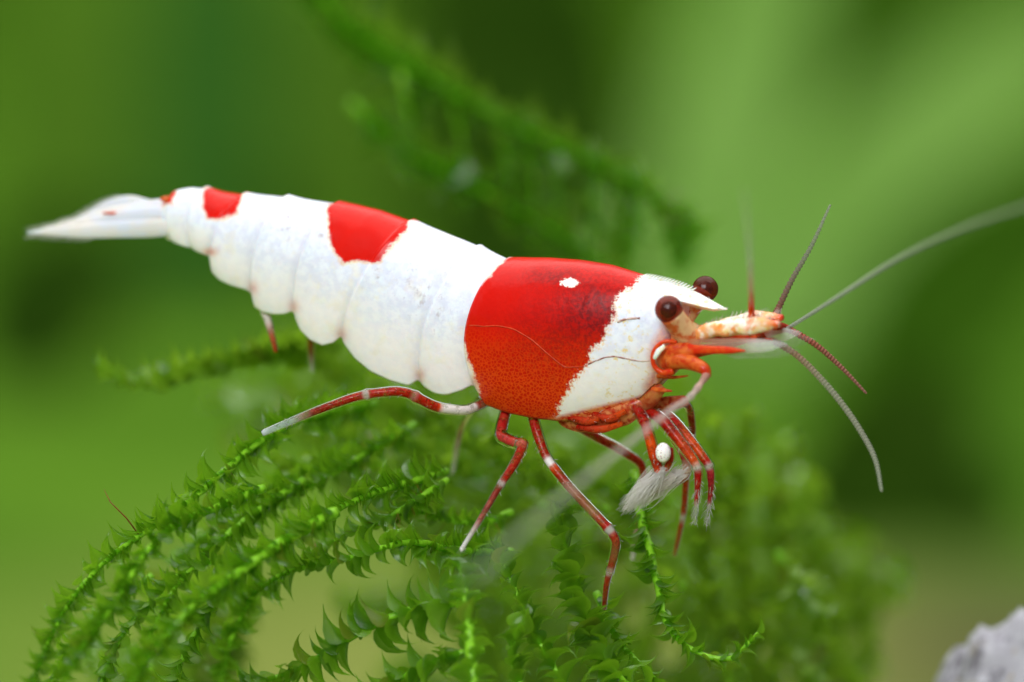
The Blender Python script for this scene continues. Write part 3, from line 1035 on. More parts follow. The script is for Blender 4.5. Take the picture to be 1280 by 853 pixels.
def rostrum():
    st = [(796, 345.5, 356, 9), (815, 347, 367, 14), (835, 351.5, 375, 18), (855, 357.5, 382, 16), (875, 367, 387, 11), (892, 377, 389.5, 5.5), (903, 383.5, 388, 2.2), (909, 386.6, 387.4, 0.6)]
    vs, fs = [], []
    n = 15
    for (u, top, bot, w) in st:
        for j in range(n):
            a = j / (n - 1) * 2 - 1                 # -1 near .. 1 far, keel in the middle
            f = abs(a)**0.75
            x = bot - top
            s, h = sh_of(u, top, 0)
            hh = h - x * 0.62 * f
            cc = cam_of(s, a * w, hh)
            vs.append(P(cc[0], cc[1], cc[2] * PX))
        for j in range(n):
            a = 1 - j / (n - 1) * 2
            s, h = sh_of(u, top, 0)
            hh = h - (bot - top) * (0.62 + 0.38 * (1 - abs(a)**1.6))
            cc = cam_of(s, a * w * 0.96, hh - 0.4)
            vs.append(P(cc[0], cc[1], cc[2] * PX))
    m = 2 * n
    for i in range(len(st) - 1):
        for j in range(m):
            k = (j + 1) % m
            fs.append((i * m + j, i * m + k, (i + 1) * m + k, (i + 1) * m + j))
    fs.append(tuple(range(m)))
    fs.append(tuple((len(st) - 1) * m + j for j in range(m))[::-1])
    vs = [v + Vector((1, 1, 1)) * (0.0022 * mnoise.noise(v * 40) + 0.0012 * mnoise.noise(v * 95)) for v in vs]
    me = mesh('rostrum', vs, fs, M['rostrum'])
    o = ob('rostrum', me, shrimp)
    o['label'] = 'pointed white beak between the eyes with a toothed upper edge'
    xs = np.array([s[0] for s in st], float)
    ys = np.array([s[1] for s in st], float)
    for i, u in enumerate(np.linspace(805, 866, 17)):
        v = np.interp(u, xs, ys)
        sl = np.interp(u + 5, xs, ys) - v
        a, b_ = Q(u - 3.5, v + 1.5, 0), Q(u + 4.6, v - 4.4 + sl * 0.6, 0)
        ob('tooth', mesh('tooth', *tube([a, (a * 0.5 + b_ * 0.5), b_], [2.0 * PX, 1.2 * PX, 0.25 * PX], sides=5), M['rostrum']), o)
    for (a, b_) in (((897, 386, -4), (911, 384.5, -8)), ((890, 381, 4), (886, 371, 10)), ((872, 392, -10), (879, 387, -12))):
        ob('bristle', mesh('bristle', *tube([Q(*a), Q(*b_)], [0.0016, 0.0006], sides=4), M['bristle']), o)


rostrum()

# ---- antenna bases, scales, antennules
t = NT('peduncle_shell')
c = t.mix(t.ramp(t.noise(16, 4, 0.6), 0.44, 0.58), (0.92, 0.85, 0.74), (0.88, 0.62, 0.22))
c = t.mix(t.ramp(t.noise(22, 4, 0.6, dist=0.6), 0.50, 0.60), c, (0.84, 0.26, 0.03))
c = t.mix(t.ramp(t.noise(26, 4, 0.6), 0.60, 0.70), c, (0.72, 0.10, 0.02))
ba = t.n('Attribute', attribute_name='band')
c = t.mix(t.math('MULTIPLY', ba.outputs['Alpha'], t.ramp(t.noise(48, 4, 0.6), 0.30, 0.52)), c, ba.outputs['Color'])
M['peduncle'] = t.done(t.princ(c, 0.3, Subsurface_Weight=0.2, Subsurface_Scale=0.02, Coat_Weight=0.4, Coat_Roughness=0.15, Normal=t.bump(t.noise(60, 4), 0.5, 0.004)))
M['orange_red'] = mat_simple('scarlet_streak', (0.72, 0.022, 0.006), 0.3, 0.25, 0.0, 0.2, 60, alt=(0.78, 0.10, 0.012))
M['orange'] = mat_simple('orange_shell', (0.60, 0.028, 0.005), 0.28, 0.25, 0.0, 0.18, 48, coat=0.15, alt=(0.80, 0.18, 0.03))


def flat_tube(name, path, ra, rb, mat, up=None, parent=None, label=None, cols=None, n=40, sides=18, lumps=0.0):
    p, rr, tt = resample([Q(*q) for q in path], np.stack([np.array(ra) * PX, np.array(rb) * PX], axis=1), n)
    v, f = tube(p, np.maximum(rr[:, 0], 0.0004), np.maximum(rr[:, 1], 0.0004), sides=sides, up=up)
    if lumps:
        ctr = np.repeat(p, sides, axis=0)
        amp = np.array([mnoise.noise(Vector(q) * 22.0) + 0.35 * mnoise.noise(Vector(q) * 60.0) for q in v])
        v = v + (v - ctr) * (amp * lumps)[:, None]
    kw = {}
    if cols:
        kw['cols'] = dict(band=np.repeat(band_cols(tt, cols), sides, axis=0))
    o = ob(name, mesh(name, v, f, mat, **kw), parent or shrimp)
    if label:
        o['label'] = label
    return o, p, rr, tt


UPV = tuple(UP)
for side, (du_, dv_, l) in (('near', (0, 0, -26)), ('far', (22, -8, 14))):
    o, p, rr, tt = flat_tube('antennule_base', [(842 + du_, 424 + dv_, l), (866 + du_, 421 + dv_, l), (892 + du_, 413 + dv_, l), (918 + du_, 409 + dv_, l), (932 + du_ * .8, 408 + dv_, l), (952 + du_ * .5, 407 + dv_, l), (974 + du_ * 0.2, 405 + dv_, l)],
                            [8, 8, 9, 9, 9, 7.5, 4], [9, 8, 9, 11, 10.5, 9, 4], M['peduncle'], up=UPV, cols=[(0, (0.70, 0.16, 0.03), 1), (0.18, (0.74, 0.22, 0.04), 1), (0.34, (0.80, 0.30, 0.06), 0.9), (0.46, (0.9, 0.8, 0.6), 0.2), (0.68, (0.9, 0.6, 0.3), 0.2), (0.74, (0.80, 0.16, 0.02), 0.8), (0.80, (0.86, 0.5, 0.2), 0.3), (0.92, (0.84, 0.26, 0.03), 0.9), (1, (0.72, 0.05, 0.01), 1)], lumps=0.32, n=64, sides=28, label=f'{side} side antennule stalk, white speckled with orange')
    T, B, N = frames(p, UPV)
    v, f = join(hairs(p, rr[:, 1], T, B, N, 60, 0.020, side=math.pi / 2, spread=0.5))
    ob('bristles', mesh('bristles', v, f, M['bristle'], smooth=False), o, kind='stuff')
for side, (du_, dv_, l) in (('near', (0, 0, -38)), ('far', (34, -14, 32))):
    o, p, rr, tt = flat_tube('antenna_scale', [(838 + du_, 434 + dv_, l), (862 + du_, 434 + dv_, l), (900 + du_, 433 + dv_, l), (930 + du_, 432.5 + dv_, l), (960 + du_ * 0.7, 432 + dv_, l), (984 + du_ * .5, 430 + dv_, l)],
                            [3, 6, 7, 7, 6, 1.5], [6, 9, 10, 9.5, 7.5, 1.5], M['antenna'], up=UPV,
                            cols=[(0, ORG, 1), (0.12, (0.78, 0.20, 0.06), 0.8), (0.3, (0.55, 0.30, 0.18), 0.40), (0.6, (0.60, 0.46, 0.36), 0.32), (0.72, (0.90, 0.86, 0.84), 0.38), (0.9, (0.92, 0.92, 0.92), 0.28), (1, (0.85, 0.88, 0.88), 0.15)],
                            label=f'{side} side red antenna scale with a clear white tip')
    wedge, _, _, _ = flat_tube('red_streak', [(836 + du_, 436 + dv_, l - 5), (862 + du_, 437 + dv_, l - 7), (890 + du_, 437.5 + dv_, l - 7), (912 + du_, 438 + dv_, l - 7), (932 + du_, 438.5 + dv_, l - 6)],
                            [3, 3.5, 3.5, 3, 1], [5.5, 6, 5, 4.5, 1], M['orange_red'], up=UPV, parent=o)
    T, B, N = frames(p, UPV)
    hp = []
    for i in range(70):
        k = int((0.45 + 0.54 * i / 69) * 39)
        q0 = p[k] - N[k] * rr[k, 1] * 0.8
        d = -N[k] * 0.55 + T[k] * 1.3
        d /= np.linalg.norm(d)
        hp.append(tube([q0, q0 + d * 0.03, q0 + d * 0.052 + T[k] * 0.01], [0.0009, 0.0007, 0.0002], sides=3))
    v, f = join(hp)
    ob('bristles', mesh('bristles', v, f, M['bristle'], smooth=False), o, kind='stuff')

# curled orange base of the near antenna, with its white patch, and the stalk below it
pts = [(846, 428, -40), (832, 427, -46), (821, 434, -50), (816, 445, -52), (818, 458, -52), (828, 466, -50), (842, 464, -48)]
flat_tube('antenna_base', pts, [2.4, 2.6, 2.8, 3, 3, 4, 5], [2.4, 2.6, 2.8, 3, 3, 4, 5], M['orange_red'], label='orange curled rim at the root of the near antenna')
plate('antenna_base', [(822, 440), (834, 431), (858, 428), (880, 434), (876, 446), (856, 452), (842, 462), (828, 462), (820, 452)], -42, 8, M['orange'], 'orange bulb at the root of the near antenna')
plate('antenna_base', [(815, 449), (820, 437), (830, 430), (832, 435), (826, 442), (820, 450)], -54, 2, M['rostrum'], 'white patch on the near antenna root', thick=1.0)
flat_tube('antenna_base', [(840, 452, -42), (856, 452, -50), (870, 456, -56), (882, 464, -60), (884, 472, -60)], [11, 10, 9, 7, 5], [11, 10, 9, 7, 5], M['orange'], label='orange jointed stalk carrying the near antenna')
flat_tube('antenna_base', [(868, 440, 30), (890, 436, 36), (930, 424, 40), (980, 412, 44)], [8, 7, 6, 4], [8, 7, 6, 4], M['orange'], label='far antenna stalk hidden behind the scales')
flat_tube('mouthpart', [(822, 470, -30), (842, 472, -32), (860, 470, -34)], [3, 2.2, 0.8], [3, 2.2, 0.8], M['orange'])
flat_tube('mouthpart', [(816, 487, -26), (828, 488, -28), (840, 489, -28)], [4, 3, 1], [4, 3, 1], M['orange'])


def antenna(name, pts, rad, bands, label, rings=0):
    p, r, tt = resample(pts, [x * PX for x in rad], 220)
    r = np.maximum(r[:, 0], 0.0004)
    if rings:
        r = r * (1 + 0.18 * np.sin(tt * rings * 2 * math.pi))
    bc = band_cols(tt, bands)
    if rings:
        bc[:, :3] *= (0.80 + 0.20 * np.sin(tt * rings * 2 * math.pi + 1.5))[:, None]
    v, f = tube(p, r, sides=8)
    o = ob(name, mesh(name, v, f, M['antenna'], cols=dict(band=np.repeat(bc, 8, axis=0))), shrimp)
    o['label'] = label
    return o


GRY = (0.50, 0.52, 0.46)
hd = -0.05
# long antennae
antenna('antenna', [Q(884, 468, -60), P(870, 488, -0.25), P(840, 512, -0.6), P(760, 575, -1.5), P(680, 640, -2.4), P(590, 722, -3.3)], [4.6, 4.2, 3.8, 3.6, 3.4, 3],
        [(0, (0.80, 0.40, 0.30), 0.8), (0.05, (0.92, 0.74, 0.72), 0.6), (0.3, (0.90, 0.78, 0.75), 0.42), (1, (0.80, 0.84, 0.76), 0.26)],
        'long pale near antenna sweeping forward and down across the legs', 40)
antenna('antenna', [Q(984, 411, 44), P(1040, 376, 0.6), P(1120, 325, 1.1), P(1200, 287, 1.7), P(1290, 255, 2.4)], [2.4, 2.5, 2.6, 2.6, 2.6],
        [(0, GRY, 0.6), (1, (0.62, 0.68, 0.52), 0.42)], 'long grey far antenna reaching out behind the scales', 60)
# antennules
antenna('antennule', [Q(940, 420, -24), P(939.5, 400, -0.12), P(939, 370, -0.4), P(937, 320, -0.9), P(930, 240, -1.7)], [4.2, 4.2, 3.6, 3.0, 1.8],
        [(0, (0.75, 0.10, 0.015), 1), (0.14, (0.75, 0.12, 0.02), 1), (0.26, (0.62, 0.42, 0.28), 0.7), (0.5, GRY, 0.35), (1, GRY, 0.2)],
        'short antennule pointing straight up, red at its root')
antenna('antennule', [Q(966, 404, -6), P(972, 388, 0.05), P(990, 350, 0.05), P(1012, 312, 0.05), P(1038, 256, 0.05)], [4, 4.2, 3.6, 3, 1.6],
        [(0, (0.45, 0.03, 0.012), 1), (0.25, (0.38, 0.04, 0.02), 0.95), (0.45, (0.28, 0.16, 0.12), 0.85), (0.7, (0.30, 0.30, 0.24), 0.6), (1, (0.42, 0.45, 0.36), 0.5)],
        'upper antennule slanting up and forward, brown at its root', 46)
antenna('antennule', [Q(968, 408, -6), P(990, 414, 0.02), P(1015, 428, 0.02), P(1048, 456, 0.05), P(1083, 492, 0.08)], [4.4, 4.2, 3.8, 3, 1.6],
        [(0, (0.62, 0.05, 0.02), 1), (0.3, (0.50, 0.04, 0.02), 0.95), (0.6, (0.40, 0.14, 0.10), 0.85), (1, (0.42, 0.20, 0.16), 0.8)],
        'shorter lower antennule drooping forward, dark red', 44)
antenna('antennule', [Q(942, 421, -30), P(960, 423, -0.02), P(990, 440, -0.02), P(1030, 478, -0.02), P(1070, 530, -0.05), P(1094, 575, -0.1), P(1102, 614, -0.15)], [4.2, 4.4, 4.2, 4.0, 3.8, 3.2, 2.2],
        [(0, (0.78, 0.10, 0.02), 1), (0.16, (0.70, 0.08, 0.03), 1), (0.28, (0.50, 0.20, 0.15), 0.7), (0.5, (0.46, 0.42, 0.34), 0.5), (1, (0.46, 0.50, 0.38), 0.45)],
        'longest antennule curling down in front, orange root and grey end', 70)

# ---- tail fan
def tail_blade(name, path, hw, th, label, l):
    t3 = [Q(u, v, l + dl) for (u, v, dl) in path]
    p, rr, tt = resample(t3, np.stack([np.array(th) * PX, np.array(hw) * PX], axis=1), 40)
    v, f = tube(p, np.maximum(rr[:, 0], 0.0006), np.maximum(rr[:, 1], 0.0006), sides=20, up=UPV)
    o = ob(name, mesh(name, v, f, M['tail']), shrimp)
    o['label'] = label
    T, B, N = frames(p, UPV)
    hp = []
    for i in range(110):
        k = int((0.55 + 0.44 * random.random()) * 39)
        sg = random.choice((-1, 1))
        q0 = p[k] + N[k] * rr[k, 1] * 0.9 * sg
        d = T[k] * 1.4 + N[k] * 0.45 * sg
        d = d / np.linalg.norm(d) * random.uniform(0.02, 0.045)
        hp.append(tube([q0, q0 + d], [0.0012, 0.0003], sides=3))
    v, f = join(hp)
    ob('fringe', mesh('fringe', v, f, M['fan_hair'], smooth=False), o, kind='stuff')
    return o


tail_blade('telson', [(226, 266, 0), (200, 268, 0), (160, 270, 0), (120, 275, 0), (78, 283, 0)], [20, 20, 16, 12, 3], [14, 13, 10, 7, 2], 'tapering white tail spine between the fan blades', 0)
tail_blade('tail_fan_blade', [(222, 284, 0), (196, 285, -4), (150, 287, -8), (100, 289, -12), (60, 290, -13), (34, 291, -14)], [10, 12, 11, 9, 5, 1], [7, 7, 5, 4, 3, 1], 'near lower blade of the tail fan, long and white', -18)
tail_blade('tail_fan_blade', [(222, 270, 0), (190, 270, -3), (150, 274, -5), (110, 280, -6), (70, 286, -6), (44, 290, -6)], [12, 13, 12, 9, 5, 1.5], [6, 6, 5, 4, 3, 1], 'near inner blade of the tail fan', -12)
tail_blade('tail_fan_blade', [(218, 258, 0), (190, 258, 4), (162, 254, 9), (134, 260, 12), (104, 271, 13)], [8, 8, 10, 9, 2], [6, 6, 5, 4, 1], 'far upper blade of the tail fan, rounded on top', 12)
tail_blade('tail_fan_blade', [(218, 262, 0), (186, 264, 4), (150, 268, 7), (110, 277, 8), (70, 286, 8)], [8, 11, 10, 8, 2], [6, 6, 5, 4, 1], 'far inner blade of the tail fan', 8)
for (u, v, l, a, b_) in ((140, 266.5, -19, 13, 2.0), (208, 249, -16, 8, 4)):
    c = Q(u, v, l)
    vv, ff = ico((0, 0, 0), a * PX, 2.5 * PX, b_ * PX)
    o = ob('red_mark', mesh('red_mark', vv + np.array(tuple(c)), ff, M['orange']), shrimp)

# ------------------------------------------------------------------ moss
def leaf_mesh(name, seed, mat):
    """pointed hollow leaf of unit length with a hooked tip; x along, y across, z towards the stem"""
    r = random.Random(seed)
    nx, ny = 8, 5
    curl = r.uniform(0.5, 1.7)
    wid = r.uniform(0.30, 0.42)
    tw = r.uniform(-0.5, 0.5)
    x = z = 0.0
    ang = r.uniform(0.25, 0.55)
    vs, rib, rim = [], [], []
    rows = [0, .08, .2, .34, .5, .66, .82, 1.0]
    prev = 0
    for i, t in enumerate(rows):
        x += (t - prev) * math.cos(ang)
        z += (t - prev) * math.sin(ang)
        ang -= curl * (rows[min(i + 1, nx - 1)] - t) * (0.7 if t < .5 else 2.0)
        prev = t
        w = wid * np.interp(t, [0, .08, .2, .34, .5, .66, .82, 1], [.60, .88, 1.0, .92, .62, .27, .09, 0])
        if i == nx - 1:
            w = 0.006
        for j in range(ny):
            s = j / (ny - 1) * 2 - 1
            cup = 0.80 * w * (s * s) * (1 - t * 0.3)
            a = tw * t
            yy, zz = s * w * 0.92, cup
            vs.append((x - math.sin(ang) * zz * 0.6, yy * math.cos(a) - zz * math.sin(a) * 0.4, z + zz + yy * math.sin(a)))
            rib.append(1.0 if j == 2 else 0.0)
            rim.append(max(abs(s)**2, t**3))
    fs = []
    for i in range(nx - 1):
        for j in range(ny - 1):
            a = i * ny + j
            fs.append((a, a + ny, a + ny + 1, a + 1))
    return mesh(name, vs, fs, mat, attrs=dict(rib=rib, rim=rim))


LEAVES = [leaf_mesh('leaf', k, M['moss']) for k in range(10)]
LRAW = []
for me in LEAVES:
    LRAW.append((np.array([v.co[:] for v in me.vertices]), [tuple(p.vertices) for p in me.polygons],
                 np.array([d.value for d in me.attributes['rib'].data])))


def frond(path, label, size=30, spacing=6.4, stem=5.2, group=None, single=True, bias=None, spread=0.95, taper=0.25, name='moss_frond', hairs_=0, broad=1.0, mat=None, flat=False):
    """one leafy moss shoot; path of (u, v, d) from root to tip"""
    pts = [P(*p) for p in path]
    k = PX
    dens = sum((pts[i + 1] - pts[i]).length for i in range(len(pts) - 1))
    n = max(12, int(dens / (spacing * k)))
    p, _, tt = resample(pts, [0] * len(pts), n)
    p = p + rng.normal(0, 0.5 * k, p.shape)
    T, B, N = frames(p)
    top = empty(name, Vector(p[0]), label, 'moss', group)
    rad = stem * k * (1 - 0.6 * tt) * (1 + 0.12 * np.sin(np.arange(n) * 1.7))
    ob('stem', mesh('stem', *tube(p, rad, sides=7), M['moss_stem']), top)
    vs, fs, rn, rb, o = [], [], [], [], 0
    base = Vector(p[0])
    for i in range(1, n):
        if flat:
            # leaves stand mostly in two rows, a few on the face of the shoot
            side = np.cross(T[i], np.array(tuple(FW)))
            side /= np.linalg.norm(side) + 1e-9
            if side[2] < 0:
                side = -side
            e = random.choice((0, 0, 0, math.pi, math.pi, math.pi / 2)) + random.gauss(0, 0.38)
            out = side * math.cos(e) - np.array(tuple(FW)) * math.sin(e)
            out = out - T[i] * (out @ T[i])
            out /= np.linalg.norm(out) + 1e-9
        else:
            ang = i * 2.39996 + random.gauss(0, 0.25)
            out = B[i] * math.cos(ang) + N[i] * math.sin(ang)
        if bias is not None:
            bb = RT * bias[0] + UP * bias[1] - FW * bias[2]
            out = out + np.array(tuple(bb)) * (0.25 if flat else 0.7)
            out = out - T[i] * (out @ T[i])
            out /= np.linalg.norm(out) + 1e-9
        a = spread * random.uniform(0.72, 1.25) * (1 - 0.35 * tt[i]**4)
        dirx = T[i] * math.cos(a) + out * math.sin(a)
        dz = T[i] * math.sin(a) - out * math.cos(a)
        dy = np.cross(dz, dirx)
        sz = size * (1.13 if flat else 1.2) * k * random.triangular(0.6, 1.35, 1.0) * (1 - taper * tt[i]**3)
        if random.random() < 0.06:
            sz *= 0.55
        loc = p[i] + out * rad[i] * 0.75
        w = broad * random.uniform(0.85, 1.15)
        mi = random.randrange(len(LEAVES))
        if single:
            lo = bpy.data.objects.new('leaf', LEAVES[mi])
            col.objects.link(lo)
            lo.parent = top
            q = Vector(loc) - base
            lo.matrix_basis = Matrix(((dirx[0] * sz, dy[0] * sz * w, dz[0] * sz, q[0]), (dirx[1] * sz, dy[1] * sz * w, dz[1] * sz, q[1]),
                                      (dirx[2] * sz, dy[2] * sz * w, dz[2] * sz, q[2]), (0, 0, 0, 1)))
        else:
            rv, rf, rr_ = LRAW[mi]
            vs.append(loc + (rv[:, 0:1] * dirx + rv[:, 1:2] * dy * w + rv[:, 2:3] * dz) * sz)
            fs += [tuple(x + o for x in q) for q in rf]
            rn.append(np.full(len(rv), random.random()))
            rb.append(rr_)
            o += len(rv)
    if not single:
        ob('leaves', mesh('leaves', np.concatenate(vs), fs, mat or M['moss_far'], attrs=dict(rnd=np.concatenate(rn), rib=np.concatenate(rb))), top, kind='stuff')
    if hairs_:
        hp = hairs(p, rad, T, B, N, hairs_, 0.07, spread=0.2, rad=0.0009)
        v, f = join(hp)
        ob('rhizoids', mesh('rhizoids', v, f, M['moss_brown'], smooth=False), top, kind='stuff')
    return top


f1 = frond([(470, 505, .9), (400, 518, .65), (335, 546, .42), (285, 585, .30), (240, 625, .2), (190, 660, .1), (140, 695, 0), (95, 742, -.12), (62, 800, -.28), (32, 880, -.45)],
           'outermost arching moss frond under the stretched rear leg tip', size=34, spacing=7.0, stem=5.5, bias=(-0.35, 0.75, 0.2), spread=1.15, flat=True)
ob('hair', mesh('hair', *tube([P(176, 672, .08), P(158, 648, .06), P(150, 640, .05), P(138, 628, .05), P(130, 612, .06)], [0.0022, 0.0022, 0.002, 0.0017, 0.0006], sides=5), M['moss_brown']), f1)
frond([(330, 610, .0), (270, 635, -.1), (215, 660, -.2), (182, 692, -.3), (146, 752, -.42), (104, 808, -.55), (70, 875, -.7)], 'slightly blurred moss frond just inside the outermost arching one', size=34, stem=5.5, bias=(-.2, .4, .3), flat=True)
frond([(560, 590, .45), (480, 613, .25), (432, 632, .12), (377, 662, .05), (336, 690, 0), (300, 700, -.02), (242, 710, -.05), (216, 740, -.12), (196, 778, -.2), (176, 820, -.3)],
      'moss frond with glossy curled leaves running below the abdomen', size=32, bias=(-.3, .6, .3), spread=1.1, stem=5, flat=True)
frond([(420, 640, -.1), (350, 680, -.25), (300, 715, -.35), (252, 750, -.45), (208, 795, -.55), (168, 850, -.7), (150, 900, -.8)], 'thick bright stemmed moss frond leaning over the left gap', size=34, stem=8, bias=(-.3, .3, .2), flat=True)
frond([(640, 690, .4), (600, 690, .3), (560, 686, .18), (515, 678, .06), (480, 684, 0), (440, 697, -.02), (395, 706, -.05), (360, 716, -.1), (326, 735, -.2), (303, 768, -.32), (288, 805, -.42), (272, 880, -.6)],
      'moss frond curving over the upper edge of the pale gap', size=33, stem=5, bias=(-.1, .7, .3), spread=1.05, flat=True)
frond([(600, 742, -.08), (549, 758, -.06), (500, 767, -.04), (462, 785, -.02), (420, 808, 0), (385, 830, 0), (350, 845, 0), (300, 856, 0)], 'open moss frond with upright pointed leaves crossing the pale gap', size=46, spacing=7.5,
      stem=6, bias=(-.35, .85, .25), spread=1.2, broad=1.0, flat=True)
frond([(606, 812, -.1), (560, 822, -.1), (520, 838, -.08), (470, 862, -.06)], 'short moss frond at the foot of the pale gap', size=42, spacing=7, stem=6, bias=(-.3, .8, .2), spread=1.15, flat=True)
frond([(596, 890, -.4), (590, 830, -.36), (584, 765, -.3), (579, 725, -.22), (574, 697, -.15)], 'upright bright stemmed moss frond under the bent walking leg', size=30, stem=9, bias=(0, .1, .5), spread=1.0, flat=True)
frond([(775, 890, .1), (747, 800, .1), (724, 752, .1), (711, 705, .12), (700, 640, .16)], 'dark upright moss frond with broad leaves beside the long leg tip', size=44, spacing=6.2, stem=3.5, bias=(0, 0, .4), spread=1.0, broad=1.35, flat=True)
frond([(720, 880, -.05), (690, 830, -.02), (665, 785, 0), (645, 740, .02), (630, 705, .05)], 'curly moss frond between the upright bright and dark ones', size=34, spacing=6.8, stem=4, bias=(.1, .3, .4), spread=1.1, broad=1.15, flat=True)
frond([(660, 890, -.12), (648, 850, -.1), (640, 810, -.1), (655, 770, -.06)], 'stubby moss frond at the foot of the curly one', size=32, spacing=6.8, stem=5, bias=(.2, .2, .5), broad=1.2, flat=True)
frond([(792, 590, .45), (800, 640, .35), (813, 690, .25), (824, 740, .18), (834, 780, .12), (852, 803, .08), (882, 820, .05), (915, 822, .03), (947, 792, .02)],
      'moss frond hanging down with an upturned clawed tip', size=30, spacing=7.4, stem=6.5, bias=(.3, .7, .1), spread=1.0, flat=True)
frond([(745, 740, .3), (760, 780, .25), (790, 820, .2), (830, 860, .2)], 'soft moss frond sloping away below the long leg tip', size=34, stem=5, bias=(.2, .3, .3), flat=True)
frond([(800, 870, .05), (770, 840, .0), (748, 806, .05), (735, 780, .1)], 'dense moss frond at the foot of the dark upright one', size=34, spacing=6.8, stem=4, broad=1.2, flat=True)
frond([(560, 600, .35), (520, 625, .3), (480, 650, .3), (430, 670, .32), (390, 690, .35)], 'bristly moss frond below the shrimp with fine brown hairs', size=30, stem=4.5, bias=(-.1, .5, .2), hairs_=30, flat=True)
frond([(640, 640, .6), (600, 655, .55), (560, 650, .5), (520, 640, .45), (470, 655, .4)], 'moss frond behind the tip of the bent walking leg', size=32, stem=4.5, bias=(0, .5, .2), hairs_=14, flat=True)
frond([(520, 530, .8), (470, 560, .7), (420, 590, .6), (360, 620, .5), (300, 650, .4)], 'blurred moss frond behind the stretched rear leg', size=32, stem=5, bias=(-.2, .5, .2), flat=True)

frond([(380, 600, .5), (320, 640, .4), (260, 690, .35), (200, 740, .3), (150, 800, .25), (120, 870, .2)], 'moss frond filling the bundle behind the second arching one', size=32, stem=5, bias=(-.2, .3, .2), flat=True)
frond([(330, 690, .3), (290, 730, .25), (250, 780, .2), (225, 830, .15), (210, 890, .1)], 'moss frond low in the bundle beside the pale gap', size=32, stem=5.5, bias=(-.1, .2, .3), flat=True)
frond([(190, 720, .5), (140, 760, .45), (95, 800, .4), (60, 860, .3)], 'moss frond showing between the first and second arching ones', size=30, stem=5, bias=(-.2, .3, .2), flat=True)
frond([(450, 575, 1.0), (390, 590, .9), (330, 620, .8), (270, 660, .7), (220, 700, .7)], 'blurred moss frond lying behind the whole arching bundle', size=34, stem=5, bias=(-.1, .4, .1), flat=True)

# fronds behind, blurred: leaves joined
GB = 'moss fronds blurred behind the shrimp'
LB = 'soft blurred moss frond in the tangle behind the shrimp legs'
r2 = random.Random(21)


def wander(n, xr, yr, dr, floor):
    out = []
    for i in range(n):
        x, y = r2.uniform(*xr), r2.uniform(*yr)
        dd, a, Ln, pth = r2.uniform(*dr), r2.uniform(0.15, 2.9), r2.uniform(120, 230), []
        for k in range(5):
            pth.append((x, y, dd + 0.1 * k))
            x += math.cos(a) * Ln / 4 * r2.uniform(.9, 1.1)
            y -= math.sin(a) * Ln / 4
            a += r2.uniform(-.35, .35)
            if y < floor(x):
                break
        if len(pth) > 2:
            out.append(pth)
    return out


for pth in wander(18, (600, 960), (560, 880), (1.1, 3.2), lambda x: 500 + abs(x - 650) * 0.15):
    frond(pth, LB, size=34, spacing=7, stem=5, group=GB, single=False, bias=(0, .3, .2))


def tangle():
    """the moss too far out of focus to tell shoots apart"""
    sv, lv, lf, rn, rb, o = [], [], [], [], [], 0
    paths = wander(90, (560, 1040), (560, 980), (2.6, 6.0), lambda x: 480 + max(0, x - 850) * 0.75 + max(0, 560 - x) * 0.2)
    paths += wander(40, (400, 640), (520, 640), (2.0, 4.5), lambda x: 440)
    paths += wander(26, (70, 300), (720, 900), (0.9, 2.2), lambda x: 9999 if x > 310 else 965 - 1.12 * x)
    for pth in paths:
        p, _, tt = resample([P(*q) for q in pth], [0] * len(pth), 28)
        T, B, N = frames(p)
        sv.append(tube(p, 5 * PX * (1 - 0.6 * tt), sides=5))
        for i in range(1, 28):
            a = i * 2.4 + r2.gauss(0, .3)
            out = B[i] * math.cos(a) + N[i] * math.sin(a)
            e = r2.uniform(.7, 1.2)
            dx, dz = T[i] * math.cos(e) + out * math.sin(e), T[i] * math.sin(e) - out * math.cos(e)
            dy = np.cross(dz, dx)
            rv, rf, rr_ = LRAW[r2.randrange(len(LRAW))]
            lv.append(p[i] + (rv[:, 0:1] * dx + rv[:, 1:2] * dy + rv[:, 2:3] * dz) * (50 * PX * r2.uniform(.8, 1.2)))
            lf += [tuple(x + o for x in q) for q in rf]
            o += len(rv)
            rn.append(np.full(len(rv), r2.random()))
            rb.append(rr_)
    t = ob('moss_tangle', mesh('moss_tangle', np.concatenate(lv), lf, M['moss_far'], attrs=dict(rnd=np.concatenate(rn), rib=np.concatenate(rb))), kind='stuff')
    tag(t, 'thick blurred mass of green moss behind and below the shrimp', 'moss')
    ob('stems', mesh('stems', *join(sv), M['moss_stem']), t, kind='stuff')


